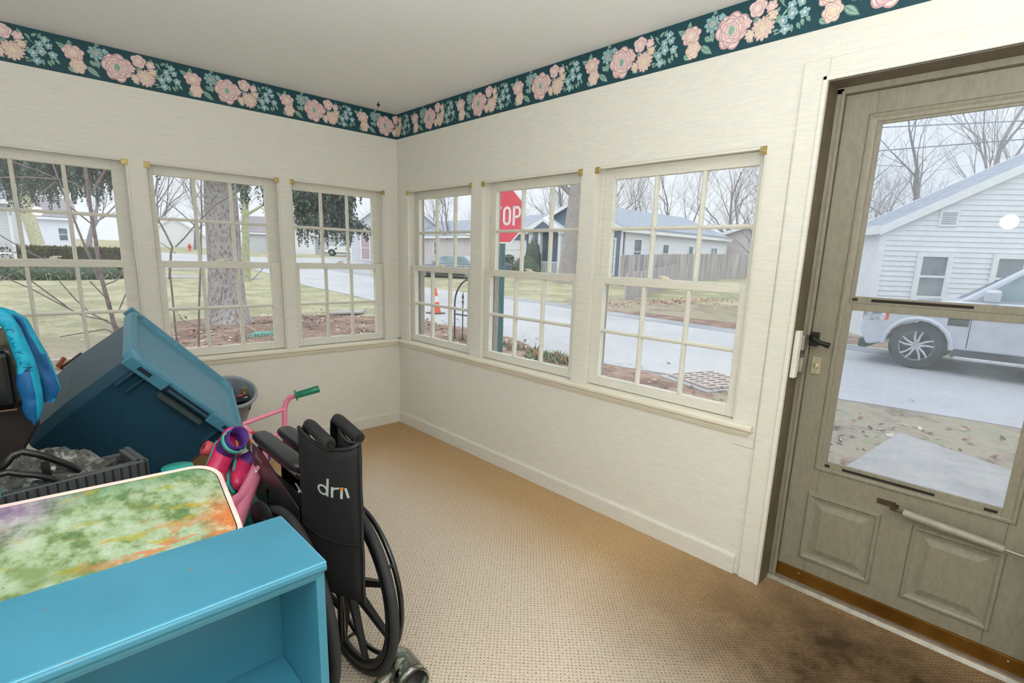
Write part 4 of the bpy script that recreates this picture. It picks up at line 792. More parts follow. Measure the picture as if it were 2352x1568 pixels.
def car(name, loc, rz, L, W, H_, r, xf, xr, belt, hood, paint, label, cat='car', suv=False, sc_=1):
    """x forward: tail 0, nose L; wheels at xr and xf; belt line and hood heights"""
    e = empty(name, loc, (0, 0, rz), sc_, label=label, cat=cat)
    def arch(x, up=1.13): return [(x+r*up*cos(a), r+r*up*sin(a)) for a in [pi*k/10 for k in range(11)]]
    wsx = xf-.52*(1 if suv else .85)
    bot = .3 if suv else .22
    prof = [(.06, bot+.05)]+arch(xr)[::-1]+arch(xf)[::-1]+[(L-.12, bot+.02), (L-.02, bot+.25), (L-.0, hood*.62), (L-.1, hood*.93), (L-.35, hood*.99), (wsx+.1, belt), (xr-.6, belt+(.02 if suv else -.02)), (.06, belt-.04 if suv else belt-.12), (0, .7*belt)]
    prof = [(x, max(z, bot)) for x, z in prof]
    bc = []; b = MB(); b.prism(prof, -W/2, W/2, 'y', 0, None, False); b.build('car_body', paint, e, bevel=.05, seg=3)
    rb_, rf_ = (xr-1.0 if suv else xr-.55), wsx+.12; tb, tf = (rb_+.12 if suv else rb_+.75), wsx-.78; ti = .17
    if suv: rb_ = .1; tb = .22
    b = MB(); b.hexa([(rb_, -W/2+.05, belt-.02), (rf_, -W/2+.05, belt-.02), (rf_, W/2-.05, belt-.02), (rb_, W/2-.05, belt-.02), (tb, -W/2+ti, H_), (tf, -W/2+ti, H_), (tf, W/2-ti, H_), (tb, W/2-ti, H_)])
    g = b.build('cabin', paint, e, bevel=.05, seg=3)
    hgt = H_-belt
    for s in (-1, 1):                          # side glass: panes between pillars
        def S(x, f, o=.012): y = (W/2-.05)+(-.12*f if True else 0); return (x, s*(y+o), belt+hgt*f)
        lo_, hi_ = .06, .84; b = MB()
        def xe(f, front): return (rf_+(tf-rf_)*f-.1*(1-f)-.07) if front else (rb_+(tb-rb_)*f+.12)
        cuts = [0, .47, .74, 1] if not suv else [0, .36, .69, 1]
        for c0, c1 in zip(cuts, cuts[1:]):
            P = []
            for f, u in ((lo_, c0), (lo_, c1), (hi_, c1), (hi_, c0)):
                xa = xe(f, False); xb_ = xe(f, True); x = xa+(xb_-xa)*u+(.03 if u == c0 else -.03); P.append(S(x, f))
            Q = [(p[0], p[1]-s*.03, p[2]) for p in P]; b.hexa(P+Q)
        b.build('side_glass', m_cglass, g)
    b = MB(); q = lambda x, y, z: (x, y, z)
    b.hexa([(rf_+.01, -W/2+.17, belt+.04), (rf_+.01, W/2-.17, belt+.04), (tf+.09, W/2-.24, H_-.07), (tf+.09, -W/2+.24, H_-.07), (rf_-.05, -W/2+.17, belt+.04), (rf_-.05, W/2-.17, belt+.04), (tf+.03, W/2-.24, H_-.07), (tf+.03, -W/2+.24, H_-.07)]); b.build('windscreen', m_cglass, g)
    for x in (xr, xf):
        for s in (-1, 1): wheel(e, x, s*(W/2-.14), r, .24, s)
    for s in (-1, 1):
        b = MB(); b.box((wsx-.42, s*(W/2+.0), belt+.02), (wsx-.22, s*(W/2+.22), belt+.2)); b.build('wing_mirror', paint, e, bevel=.04)
        b = MB(); b.box((L-.36, s*(W/2+.006), hood*.7), (L-.02, s*(W/2-.3), hood*.9), 0); b.box((L-.4, s*(W/2+.008), hood*.72), (L-.345, s*(W/2-.05), hood*.86), 1); b.build('headlamp', [m_lamp, m_amber], e, bevel=.012)
        b = MB(); b.tube([(x, s*(W/2+.004), z) for x, z in arch(xf, 1.2)], .04, 6); b.tube([(x, s*(W/2+.004), z) for x, z in arch(xr, 1.2)], .04, 6); b.build('wheel_arch_trim', paint, e)
        b = MB(); b.box((xr+r*1.2, s*(W/2+.01), bot-.02), (xf-r*1.2, s*(W/2-.1), bot+.1)); b.build('sill_trim', m_ctrim, e)
        if suv:
            b = MB(); b.box((xr+r*1.3, s*(W/2+.14), bot-.04), (xf-r*1.35, s*(W/2), bot+.01)); b.build('running_board', m_chr, e, bevel=.01)
            b = MB(); b.box((xf-.62, s*(W/2+.008), hood*.72), (xf-.36, s*(W/2-.02), hood*.86)); 
            for i in range(3): b.box((xf-.6, s*(W/2+.014), hood*.735+i*.045), (xf-.38, s*(W/2), hood*.755+i*.045))
            b.build('side_vent', m_ctrim, e)
        b = MB()
        for x in (wsx-.12, wsx-1.15, wsx-2.1): b.box((x-.006, s*(W/2+.002), bot+.14), (x+.006, s*(W/2-.02), belt-.02))
        b.build('door_seam', m_ctrim, e)
    b = MB(); b.box((L-.14, -W/2+.06, bot-.04), (L+.0, W/2-.06, bot+.12)); b.box((.0, -W/2+.06, bot-.02), (.2, W/2-.06, bot+.12)); b.build('bumper_trim', m_ctrim, e, bevel=.02)
    return e
m_silver = mat('silver_car_paint', (204, 210, 222), .25, .25, .06, 4, coat=.6); m_dsil = mat('grey_car_paint', (150, 164, 176), .25, .3, .1, 4, coat=.5); m_wpaint = mat('white_car_paint', (244, 246, 250), .3, 0, .03, 4, coat=.5); m_slate = mat('slate_car_paint', (96, 112, 126), .3, .2, .1, 4, coat=.5)
car('parked_suv', (9.56, -6.08, -.27), R(90), 4.83, 1.92, 1.86, .385, 4.0, 1.12, 1.17, 1.08, m_silver, 'silver SUV on the street, seen through the door glass', 'car', True)
car('parked_sedan', (19.4, 21.6, -.1), R(126), 4.7, 1.8, 1.45, .33, 3.75, 1.0, .92, .86, m_dsil, 'silver grey sedan parked before the beige house')
car('dark_sedan', (23.6, 23.4, .0), R(135), 4.6, 1.8, 1.5, .33, 3.7, 1.0, .95, .9, m_slate, 'slate blue car parked behind the silver sedan')
car('white_suv', (30.6, 58.0, .82), R(150), 4.8, 1.9, 1.8, .4, 4.0, 1.1, 1.15, 1.08, m_wpaint, 'white SUV across the street, between the spruce boughs', 'car', True)
# power lines and their pole
e = empty('power_line', (11, 0, 0), label='thin dark power lines high across the street', cat='power line')
for z0, z1, x in ((4.75, 3.4, 0), (4.35, 3.2, .5)):
    b = MB(); b.tube([(x, 5.5, z0+.6), (x, 0, z0-.52), (x, -3, z1+.55), (x, -9, z1+.3), (x, -16, z1+.6)], .011, 5); b.build('wire', m_slate, e)
bp = MB(); bp.tube([(11.2, -16.2, -.3), (11.2, -16.2, 6)], [.15, .12], 12); bp.tube([(11.2, 5.7, -.3), (11.2, 5.7, 6)], [.0, .0], 3)
bp = MB(); bp.tube([(11.2, -16.2, -.3), (11.2, -16.2, 6)], [.15, .12], 12); bp.build('utility_pole', m_bark, label='wooden utility pole far along the street', cat='pole')
# ================================================================ CLUTTER IN THE ROOM
# ---------------------------------------------------------------- blue painted bookcase
t = NT('turquoise_painted_wood'); v = t.coord(); n = t.noise(5, 4, v); ch = t.noise(26, 3, v)
t.base(t.mix(t.rng(ch, .735, .75), t.mix(t.rng(n, .35, .7), (66, 136, 160), (59, 126, 150)), (150, 96, 60))); t.set(.38, spec=.4); t.bump(t.noise(40, 3, v), .08, .002); m_turq = t.m
t = NT('worn_painted_edge'); v = t.coord((1, 9, 9)); n = t.noise(7, 4, v, .7); t.base(t.mix(t.rng(n, .6, .64), (90, 166, 192), (206, 140, 84))); t.set(.45); m_edge = t.m
e = empty('bookcase', (-2.42, -2.571, 0), label='turquoise painted low bookcase with chipped edges, in the foreground', cat='bookcase')
def LB(b, x0, y0, z0, x1, y1, z1, mi=0): b.box((x0+2.42, y0+2.571, z0), (x1+2.42, y1+2.571, z1), mi)
b = MB(); nose = [(-2.445, .728), (-2.445, .75), (-2.689, .75), (-2.695, .748), (-2.699, .743), (-2.699, .735), (-2.695, .729), (-2.689, .728)]
b.prism([(y+2.571, z) for y, z in nose], -.6, .602, 'x'); b.build('top_board', m_turq, e, bevel=.0012)
b = MB(); b.tube([(-.602, -.1235, .7485), (.602, -.1235, .7485)], .0022, 6); b.tube([(.6015, -.118, .7488), (.6015, .12, .7488)], .0016, 6); b.build('worn_edge', m_edge, e, label='chipped edge showing bare wood')
b = MB(); b.prism([(-.121, .728), (-.121, .722), (-.117, .712), (-.108, .706), (-.108, .728)], -.59, .592, 'x'); b.build('front_moulding', m_turq, e)
for x0, x1 in ((-3.0, -2.982), (-1.838, -1.820)):
    b = MB(); LB(b, x0, -2.69, 0, x1, -2.447, .728); b.build('side_panel', m_turq, e, bevel=.002)
b = MB(); LB(b, -2.982, -2.462, .04, -1.838, -2.449, .728); b.build('back_panel', m_turq, e)
for z in (.05, .372): b = MB(); LB(b, -2.982, -2.682, z, -1.838, -2.462, z+.018); b.build('shelf', m_turq, e, bevel=.002)
b = MB(); LB(b, -2.982, -2.68, 0, -1.838, -2.665, .05); b.build('kick_board', m_turq, e)
# ---------------------------------------------------------------- painted table top behind it
t = NT('finger_painted_surface'); v = t.coord(); n1 = t.noise(9, 5, v, .65); n2 = t.noise(22, 5, v, .7); n3 = t.noise(5, 4, t.coord((1, 1, 1), (0, 0, .5), loc=(3, 7, 0)), .6)
sp = t.n('SeparateXYZ'); t.l(v, sp.inputs[0])
X = t.math('ADD', sp.outputs[0], t.math('MULTIPLY', t.math('SUBTRACT', n1, .5), .16)); Y = t.math('ADD', sp.outputs[1], t.math('MULTIPLY', t.math('SUBTRACT', n3, .5), .14))
g = t.ramp(t.math('ADD', t.math('MULTIPLY', n2, .55), t.math('MULTIPLY', n1, .45)), [(.34, (58, 112, 70)), (.43, (118, 140, 84)), (.5, (160, 182, 142)), (.58, (186, 204, 176)), (.66, (200, 206, 170))])
g = t.mix(t.rng(t.math('ADD', Y, t.math('MULTIPLY', n1, .1)), .03, .12, .8, 0), g, (46, 132, 96))
yel = t.noise(10, 3, t.coord((1, 3.6, 1), (0, 0, -.5)), .5); g = t.mix(t.rng(yel, .6, .66, 0, .75), g, (186, 174, 44))
g = t.mix(t.rng(t.noise(6, 4, v, .6), .54, .66, 0, .7), g, (108, 130, 60))
g = t.mix(t.math('MULTIPLY', t.rng(X, .09, .02), t.rng(Y, .10, .20)), g, t.ramp(t.rng(n2, .35, .65), [(0, (206, 96, 46)), (.6, (222, 134, 70)), (1, (226, 202, 160))]))
g = t.mix(t.math('MULTIPLY', t.math('MULTIPLY', t.rng(t.noise(11, 4, t.coord((1, 2.4, 1), (0, 0, -.4)), .7), .54, .6), t.rng(X, .34, .2)), t.rng(Y, .15, .22, 0, .8)), g, (216, 124, 70))
g = t.mix(t.rng(t.math('SUBTRACT', X, Y), .24, .36), g, t.ramp(t.rng(n2, .35, .65), [(0, (108, 86, 124)), (.5, (152, 130, 158)), (1, (190, 176, 190))]))
g = t.mix(t.rng(t.noise(26, 2, t.coord((1, 2.5, 1), (0, 0, .3))), .74, .755), g, (34, 42, 50))
t.base(t.mix(.22, g, (60, 66, 50))); t.set(.35, spec=.5); t.bump(n2, .1, .002); m_paint = t.m
B0 = V((-1.868, -2.122, .80)); ux = V((-1, .05, 0)).normalized(); vy = V((-.046, -.245, -.085)); vy = (vy-vy.dot(ux)*ux).normalized(); nz_ = -ux.cross(vy)
if nz_.z < 0: nz_ = -nz_
def rrect(x0, y0, x1, y1, r, n=7):
    out = []
    for cx, cy, a0 in ((x1-r, y0+r, -90), (x1-r, y1-r, 0), (x0+r, y1-r, 90), (x0+r, y0+r, 180)):
        for i in range(n+1): a = R(a0+90*i/n); out.append((cx+r*cos(a), cy+r*sin(a)))
    return out
e = empty('painted_tabletop', label='paint smeared tabletop with a pale chipped rim, leaning behind the turquoise bookcase', cat='tabletop')
Mx = Matrix((ux, vy, nz_)).transposed().to_4x4(); Mx.translation = B0; e.matrix_world = Mx
t = NT('pale_chipped_rim'); n = t.noise(18, 4, t.coord((1, 1, 6)), .7); t.base(t.mix(t.rng(n, .62, .66), t.mix(t.rng(t.noise(5, 3), .4, .6), (232, 214, 196), (232, 186, 190)), (30, 26, 28))); t.set(.5); m_prim = t.m
b = MB(); b.prism(rrect(0, 0, .95, .318, .065), -.022, 0, 'z'); b.build('board_rim', m_prim, e, bevel=.003)
b = MB(); b.prism(rrect(.012, .014, .94, .308, .056), 0, .0007, 'z'); b.build('rim_gap', m_dark, e)
b = MB(); b.prism(rrect(.0145, .0165, .937, .305, .054), 0.0002, .0016, 'z'); b.build('painted_face', m_paint, e)
# ---------------------------------------------------------------- tilted blue storage tote
m_lid = mat('blue_tote_lid', (76, 134, 156), .4, 0, .06, 40, .12); m_tote = mat('blue_tote_body_shaded', (34, 72, 92), .42, 0, .06, 40, .12); m_slot = mat('tote_slot_shadow', (20, 40, 52), .8)  # body tone set darker than the lid: its shading is in the colour
e = empty('storage_tote', (-1.715, -1.15, .855), (.466, .817, .178), label='big blue lidded storage tote tipped on its corner under the left windows', cat='storage tote')
A_, B__ = .275, .21
def chrect(a, b_, c, z): return [(-a+c, -b_, z), (a-c, -b_, z), (a, -b_+c, z), (a, b_-c, z), (a-c, b_, z), (-a+c, b_, z), (-a, b_-c, z), (-a, -b_+c, z)]
b = MB(); P = [chrect(A_-.004, B__-.004, .035, -.046), chrect(A_, B__, .038, -.046), chrect(A_, B__, .038, -.008), chrect(A_-.006, B__-.006, .036, 0), chrect(A_-.020, B__-.020, .03, 0), chrect(A_-.028, B__-.028, .028, -.016), chrect(A_-.05, B__-.05, .02, -.02), [(p[0]*.001, p[1]*.001, -.018) for p in chrect(A_, B__, .03, 0)]]
b.grid(P, 0, False, None, True)
for u in (-.19, .19): b.box((u-.085, -B__-.012, -.05), (u+.085, -B__+.002, -.006)); b.box((u-.085, B__-.002, -.05), (u+.085, B__+.012, -.006))
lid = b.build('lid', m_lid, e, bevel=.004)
b = MB()
for u in (-.2, .2): b.box((u-.026, -B__-.0135, -.034), (u+.026, -B__-.011, -.018)); b.box((u-.026, B__+.011, -.034), (u+.026, B__+.0135, -.018))
b.build('lid_slot', m_slot, lid)
b = MB(); k = .86
P = [chrect(A_-.012, B__-.012, .03, -.01), chrect(A_-.014, B__-.014, .03, -.05), chrect(A_-.022, B__-.022, .03, -.055), chrect(A_*.93, B__*.93, .03, -.30), chrect(A_*k, B__*k, .03, -.49), chrect(A_*k-.015, B__*k-.015, .02, -.5), [(p[0]*.01, p[1]*.01, -.5) for p in chrect(A_, B__, .03, 0)]]
b.grid([r[::-1] for r in P], 0, False, None, True)
for u in (-.215, -.175, .185, .225): b.box((u-.004, -B__+.0, -.135), (u+.004, -B__+.03, -.05)); b.box((u-.003, B__-.03, -.125), (u+.003, B__-.004, -.05))
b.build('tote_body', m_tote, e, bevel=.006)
b = MB(); b.box((-.098, -B__-.004, -.048), (.098, -B__+.012, -.02), 1); b.tube([(-.092, -B__-.01, -.034), (.092, -B__-.01, -.034)], .007, 8, 0); b.box((-.1, -B__-.016, -.075), (.1, -B__+.012, -.058), 2)
b.build('latch', [m_tote, m_slot, mat('grey_latch', (70, 84, 84), .4)], e)
# ---------------------------------------------------------------- what the tote leans on
m_dk = mat('black_vinyl', (18, 18, 20), .4, 0, .3, 14, .1); m_dkw = mat('dark_wood_and_shade', (34, 26, 22), .5, 0, .3, 8, .1)
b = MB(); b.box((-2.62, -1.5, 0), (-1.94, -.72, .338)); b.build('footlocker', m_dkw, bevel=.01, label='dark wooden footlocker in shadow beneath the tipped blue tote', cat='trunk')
b = MB(); b.prism([(-2.85, 0), (-2.36, 0), (-2.30, .5), (-2.246, .765), (-2.205, .835), (-2.218, .895), (-2.85, .897)], -1.58, -1.50, 'y'); b.prism([(-2.85, 0), (-2.4, 0), (-2.34, .6), (-2.35, .89), (-2.85, .89)], -1.5, -1.25, 'y'); b.build('shadow_fill', m_dkw, bevel=.008, label='dark bulk added to fill the shadow at the left edge beside the blue tote', cat='fill')  # dark body added to fill the shadowed area below the case
e = empty('black_case', (-2.4, -1.62, .90), label='glossy black case with worn corners on top of the dark fill', cat='case')
b = MB(); b.box((-.35, -.03, 0), (.155, .10, .175)); b.build('case_shell', mat('glossy_black', (16, 17, 20), .18, 0, .4, 6), e, bevel=.02, seg=3)
b = MB(); b.tube([(-.35, -.032, .004), (.15, -.032, .004)], .003, 6); b.build('worn_edge', mat('rubbed_brown_edge', (110, 80, 56), .6), e)
m_olive2 = mat('olive_grey_cloth', (104, 100, 84), .9, 0, .25, 30, .4)
b = MB(); rows = []
for i in range(14):
    f = i/13; z = 1.12-.26*f; xr = (-2.262, -2.25, -2.236, -2.232, -2.23, -2.226, -2.224, -2.224, -2.228, -2.224, -2.218, -2.222, -2.232, -2.24)[i]
    rows.append([(xr-.09-.10*cos(a), -1.46-.05*sin(a)+.006*sin(i*1.7+a*3), z+.01*sin(a*2+i)) for a in [pi*j/10 for j in range(11)]][::-1])
rows = [[(x if j else x, y, z) for j, (x, y, z) in enumerate(r)] for r in rows]
rows = [[(-2.262+(x+2.262), y, z) for x, y, z in r] for r in rows]
b.grid([[((x), y, z) for x, y, z in r] for r in rows]); b.build('draped_coat', m_olive2, solid=.01, label='olive grey coat bundled behind the black case', cat='coat')
# cyan snow clothing hanging from above
mc1 = mat('cyan_nylon', (0, 162, 196), .5, 0, .12, 12, .25); mc2 = mat('deep_blue_nylon', (4, 92, 150), .5, 0, .15, 12, .25); mc3 = mat('dark_blue_print', (10, 50, 92), .6)
def sleeve(Lp, Rp, y, th, pick, n=24, m=10, sm=.004, seed=1):
    rnd = random.Random(seed); b = MB(); rows = []
    def at(P, f): f *= len(P)-1; i = min(int(f), len(P)-2); return V(P[i]).lerp(V(P[i+1]), f-i)
    for i in range(n+1):
        l, r = at(Lp, i/n), at(Rp, i/n); row = []; w_ = rnd.gauss(0, sm)
        for j in range(m+1): a = pi*j/m; q = l.lerp(r, .5-.5*cos(a)); row.append((q.x, y-th*sin(a)*(1-.25*abs(2*i/n-1)**3)+w_*sin(a*3), q.y+.003*sin(j+i)))
        for j in range(1, m): a = pi-pi*j/m; q = l.lerp(r, .5-.5*cos(a)); row.append((q.x, y+th*.6*sin(a), q.y))
        rows.append(row)
    b.grid(rows, 0, True, None, True)
    W_ = 2*m
    for k, f in enumerate(b.f): i, j = divmod(k, W_); b.m[k] = pick(i/n, j/m)
    return b
L1 = [(-2.30, 1.20), (-2.262, 1.156), (-2.25, 1.135), (-2.247, 1.105), (-2.240, 1.065), (-2.236, 1.026), (-2.244, .974), (-2.237, .929), (-2.24, .898), (-2.233, .872), (-2.222, .858)]
R1 = [(-2.27, 1.21), (-2.251, 1.194), (-2.232, 1.18), (-2.216, 1.14), (-2.208, 1.095), (-2.198, 1.056), (-2.192, 1.001), (-2.191, .946), (-2.193, .911), (-2.202, .873), (-2.217, .857)]
L2_ = [(-2.30, 1.19), (-2.253, 1.18), (-2.240, 1.166), (-2.226, 1.15), (-2.22, 1.10), (-2.21, 1.05), (-2.2, .998), (-2.195, .93), (-2.19, .903)]
R2_ = [(-2.28, 1.21), (-2.252, 1.189), (-2.222, 1.176), (-2.200, 1.156), (-2.187, 1.114), (-2.168, 1.052), (-2.156, .993), (-2.147, .945), (-2.165, .905)]
e = empty('snow_pants', (-2.24, -1.62, .85), label='cyan and blue nylon snow pants with dark lettering, hung over the clutter at the left', cat='snow pants')
def shift(bm): bm.v = [q-V((-2.24, -1.62, .85)) for q in bm.v]; return bm
s1 = shift(sleeve(L1, R1, -1.655, .022, lambda i, j: 1 if (.52 < i < .93 and j < .55) or (.2 < i < .23 and j < .3) else 0, 26)).build('trouser_leg', [mc1, mc2], e)
shift(sleeve(L2_, R2_, -1.60, .022, lambda i, j: 1 if j < .52 or (.6 < i < .95 and j < .8) else 0, 24, seed=3)).build('trouser_leg', [mc1, mc2], e)
def strokes(mb, lines, T, w_, mi=0, d0=0, d1=.0008):
    for ln in lines:
        for (u0, v0), (u1, v1) in zip(ln, ln[1:]):
            d = V((u1-u0, v1-v0)); 
            if d.length < 1e-7: continue
            d.normalize(); n = V((-d.y, d.x))*w_/2; x_ = d*w_*.3
            p = [(u0-n.x-x_.x, v0-n.y-x_.y), (u1-n.x+x_.x, v1-n.y+x_.y), (u1+n.x+x_.x, v1+n.y+x_.y), (u0+n.x-x_.x, v0+n.y-x_.y)]
            mb.add([T(*q, d0) for q in p]+[T(*q, d1) for q in p], [(3, 2, 1, 0), (4, 5, 6, 7), (0, 1, 5, 4), (1, 2, 6, 5), (2, 3, 7, 6), (3, 0, 4, 7)], mi)
def ring(cx, cy, rx, ry, a0=0, a1=360, n=14): return [(cx+rx*cos(R(a0+(a1-a0)*i/n)), cy+ry*sin(R(a0+(a1-a0)*i/n))) for i in range(n+1)]
G_ = {'O': [ring(.3, .5, .26, .42)], 'X': [[(.05, .05), (.6, .95)], [(.6, .05), (.05, .95)]], 'C': [ring(.33, .5, .28, .42, 50, 310)], 'Y': [[(.05, .95), (.32, .5), (.6, .95)], [(.32, .5), (.32, .05)]], 'I': [[(.3, .05), (.3, .95)]], 'Z': [[(.05, .95), (.55, .95), (.05, .05), (.55, .05)]], 'N': [[(.05, .05), (.05, .95), (.55, .05), (.55, .95)]],
      'd': [ring(.3, .3, .24, .26), [(.54, .02), (.54, 1.0)]], 'r': [[(.12, .02), (.12, .58)], [(.12, .4), (.22, .54), (.42, .57)]], 'i': [[(.1, .02), (.1, .42)]], 'v': [[(.02, .57), (.22, .03), (.45, .57)]], 'e': [[(.06, .3), (.52, .3)]+ring(.3, .3, .23, .27, 0, 310)[0:], ]}
b = MB(); pth = [(-2.246, 1.137), (-2.243, 1.117), (-2.240, 1.098), (-2.236, 1.078), (-2.231, 1.060), (-2.226, 1.044), (-2.221, 1.028)]
for ch, (x, z) in zip('CXOYIZN', pth):
    strokes(b, G_[ch], lambda u, v, d, x=x, z=z: (x+v*.022-.004+2.24, -1.677-d+1.62, z-u*.022-.85), .0034, 0, -.004, .0)
b.build('printed_lettering', mc3, s1)
# ---------------------------------------------------------------- slotted crate with a clear bag of things on top
m_cr = mat('dark_grey_crate', (62, 66, 66), .5, 0, .15, 20, .1); m_cr2 = mat('crate_slot', (14, 15, 16), .8)
e = empty('slotted_crate', (-2.31, -1.82, 0), (0, 0, R(9)), label='dark grey plastic crate with a slotted rim behind the painted tabletop', cat='crate')
b = MB(); b.box((-.33, -.22, .36), (.26, -.205, .80)); b.box((-.33, -.10, .36), (.26, -.085, .79)); b.box((.245, -.22, .36), (.26, -.085, .80)); b.box((-.33, -.22, .36), (-.315, -.085, .80)); b.box((-.33, -.22, .36), (.26, -.085, .375)); b.box((-.34, -.232, .758), (.27, -.218, .802)); b.box((.258, -.232, .758), (.272, -.08, .802)); b.build('crate_wall', m_cr, e, bevel=.003)
b = MB(); x = -.33
while x < .265: b.box((x, -.2335, .762), (x+.0045, -.231, .798)); x += .0185
b.build('rim_slot', m_cr2, e)
b = MB(); b.box((-.31, -.2, .38), (.24, -.105, .775)); b.build('bag_contents', m_dk, e)
b = MB(); b.box((-.36, -.24, 0), (.28, -.06, .36)); b.build('crate_base', m_cr2, e)
for i, (x0, z0, x1, z1, c) in enumerate(((-.20, .755, .02, .69, 1), (.0, .76, .19, .70, 0), (-.30, .74, -.16, .68, 2))):
    b = MB(); b.hexa([(x0, -.236, z1), (x1, -.236, z1), (x1, -.233, z1), (x0, -.233, z1), (x0+.01, -.245, z0), (x1-.02, -.245, z0), (x1-.02, -.242, z0), (x0+.01, -.242, z0)])
    b.build('plastic_sheet', mat('smoky_plastic_%d' % i, ((120, 128, 128), (84, 92, 92), (40, 80, 104))[c if c < 3 else 0], .15), e)
e = empty('vinyl_bag', (-2.215, -1.93, .815), label='clear vinyl bag with thick black handles, heaped on the slotted crate', cat='bag')
t = NT('clear_vinyl'); n = t.noise(30, 4, t.coord(), .7); t.base(t.mix(t.rng(n, .5, .66), (52, 54, 50), (150, 150, 138))); t.set(.12, spec=.8, coat=1); t.bump(t.noise(24, 4), .8, .02); m_vinyl = t.m
b = MB(); rows = []; rv = random.Random(5)
for i in range(15):
    f = i/14; row = []
    for j in range(22): a = 2*pi*j/22; r_ = (1-f)**.8*(1+.12*sin(3*a+1)+.1*sin(7*a+i*.6)+rv.gauss(0, .03)); row.append((.135*r_*cos(a)+.02*f, .075*r_*sin(a), .062*sin(f*pi/2)*(1+.25*sin(5*a+i))-.035))
    rows.append(row)
b.grid(rows, 0, True, None, True); b.build('vinyl_body', m_vinyl, e)
def st(pts, r): 
    c = V((-2.215, -1.93, .83)); b = MB(); b.tube([V(p)-c for p in pts], r, 9); return b
st([(-2.30, -1.99, .85), (-2.278, -1.99, .872), (-2.265, -1.985, .888), (-2.247, -1.985, .892), (-2.22, -1.985, .878), (-2.191, -1.985, .856), (-2.165, -1.98, .833), (-2.15, -1.975, .812)], .0085).build('bag_handle', m_black, e)
st([(-2.30, -2.03, .86), (-2.276, -2.03, .862), (-2.256, -2.03, .852), (-2.23, -2.03, .842), (-2.204, -2.03, .826), (-2.19, -2.025, .81)], .0075).build('bag_handle', m_black, e)
b = MB(); b.box((-.004, -.083, -.03), (.012, -.078, .035)); b.build('webbing_strap', m_black, e)
b = MB(); b.lathe([(.001, 0), (.026, .002), (.03, .02), (.03, .06), (.02, .075), (.001, .08)], 18, 0, Matrix.Translation((-1.975, -2.03, .735)) @ Euler((R(70), 0, R(20))).to_matrix().to_4x4()); b.build('purple_cup', mat('purple_plastic', (96, 78, 158), .4), label='small purple plastic cup poking out by the end of the slotted crate', cat='cup')
b = MB(); b.lathe([(.035, 0), (.04, .002), (.04, .012), (.001, .014)], 24, 0, Matrix.Translation((-1.935, -1.97, .738))); b.build('teal_saucer', mat('bright_teal_plastic', (16, 160, 144), .4), label='teal plastic saucer just behind the rim of the painted tabletop', cat='saucer')
b = MB(); b.box((-2.305, -2.06, .80), (-2.293, -2.0, .885)); b.build('teal_folder', mat('aqua_plastic', (40, 196, 196), .4), bevel=.002, label='aqua plastic edge at the far left, in front of the dark fill', cat='folder')
# book end and price card on the window stool
e = empty('picture_frame', (-2.085, -.03, .70), label='small brown wooden frame with a white barcode card on the sill behind the blue tote', cat='picture frame')
b = MB(); T_ = lambda x, z, y=0: (x+2.085, y, z-.70)
def quad(b, p, y0, y1, mi=0): b.add([T_(x, z, y0) for x, z in p]+[T_(x, z, y1) for x, z in p], [(0, 1, 2, 3), (7, 6, 5, 4), (0, 4, 5, 1), (1, 5, 6, 2), (2, 6, 7, 3), (3, 7, 4, 0)], mi)
quad(b, [(-2.105, .729), (-2.072, .775), (-2.058, .766), (-2.088, .716)], -.01, .03); quad(b, [(-2.092, .720), (-2.082, .716), (-1.99, .790), (-1.998, .793)], -.02, .0, 1); quad(b, [(-2.092, .722), (-2.066, .694), (-2.058, .698), (-2.082, .722)], -.02, .0, 1); b.build('frame_edge', [mat('orange_brown_wood', (156, 84, 46), .5), mat('dark_red_wood', (74, 36, 32), .5)], e)
b = MB(); quad(b, [(-2.082, .719), (-2.060, .700), (-1.95, .76), (-1.98, .795)], -.012, -.006); cd_ = b.build('white_card', mat('white_paper', (228, 230, 222), .7), e)
b = MB()
for i in range(6): x = -2.068+i*.0045; quad(b, [(x, .722+i*.002), (x+.0018, .7215+i*.002), (x+.0100, .709+i*.002), (x+.0082, .7085+i*.002)], -.0135, -.012)
b.build('barcode', m_black, cd_)
# ---------------------------------------------------------------- grey wastebasket
m_gb = mat('grey_bin_plastic', (146, 156, 164), .45, 0, .06, 20)
e = empty('wastebasket', (-1.405, -.41, .37), (R(30), 0, 0), label='grey plastic bin holding a black box and odds and ends, against the left wall', cat='bin')
b = MB(); pr = [(.085, 0), (.095, .005), (.105, .10), (.122, .235), (.135, .237), (.137, .250), (.130, .258), (.122, .257), (.117, .24), (.1, .1), (.09, .012), (.001, .01)]
b.lathe([(.001, 0)]+pr, 36, 0, None, True, 'z', 1.0, .98); b.build('bin_body', m_gb, e)
b = MB(); b.box((-.07, -.085, .165), (.085, -.035, .245)); b.build('black_box', m_black, e, bevel=.004)
b = MB(); b.box((-.06, -.035, .16), (.03, .05, .222)); b.build('dark_packet', mat('dark_green_packet', (50, 58, 56), .5), e, bevel=.004)
b = MB(); b.tube([(.0, -.04, .236), (.05, -.035, .243)], .007, 8); b.build('pink_pen', mat('magenta_plastic', (220, 30, 130), .4), e)
b = MB(); b.tube([(-.06, .0, .23), (-.01, .03, .25)], .002, 6); b.tube([(.03, -.06, .24), (.07, -.055, .243)], .004, 6); b.tube([(-.03, -.05, .236), (.005, -.04, .238)], .004, 6); b.build('white_stick', m_wt, e)
b = MB(); b.box((.055, .0, .2), (.085, .006, .26)); b.tube([(.07, -.004, .225), (.075, -.004, .2)], .006, 8); b.build('brass_hinge', m_brassy, e)
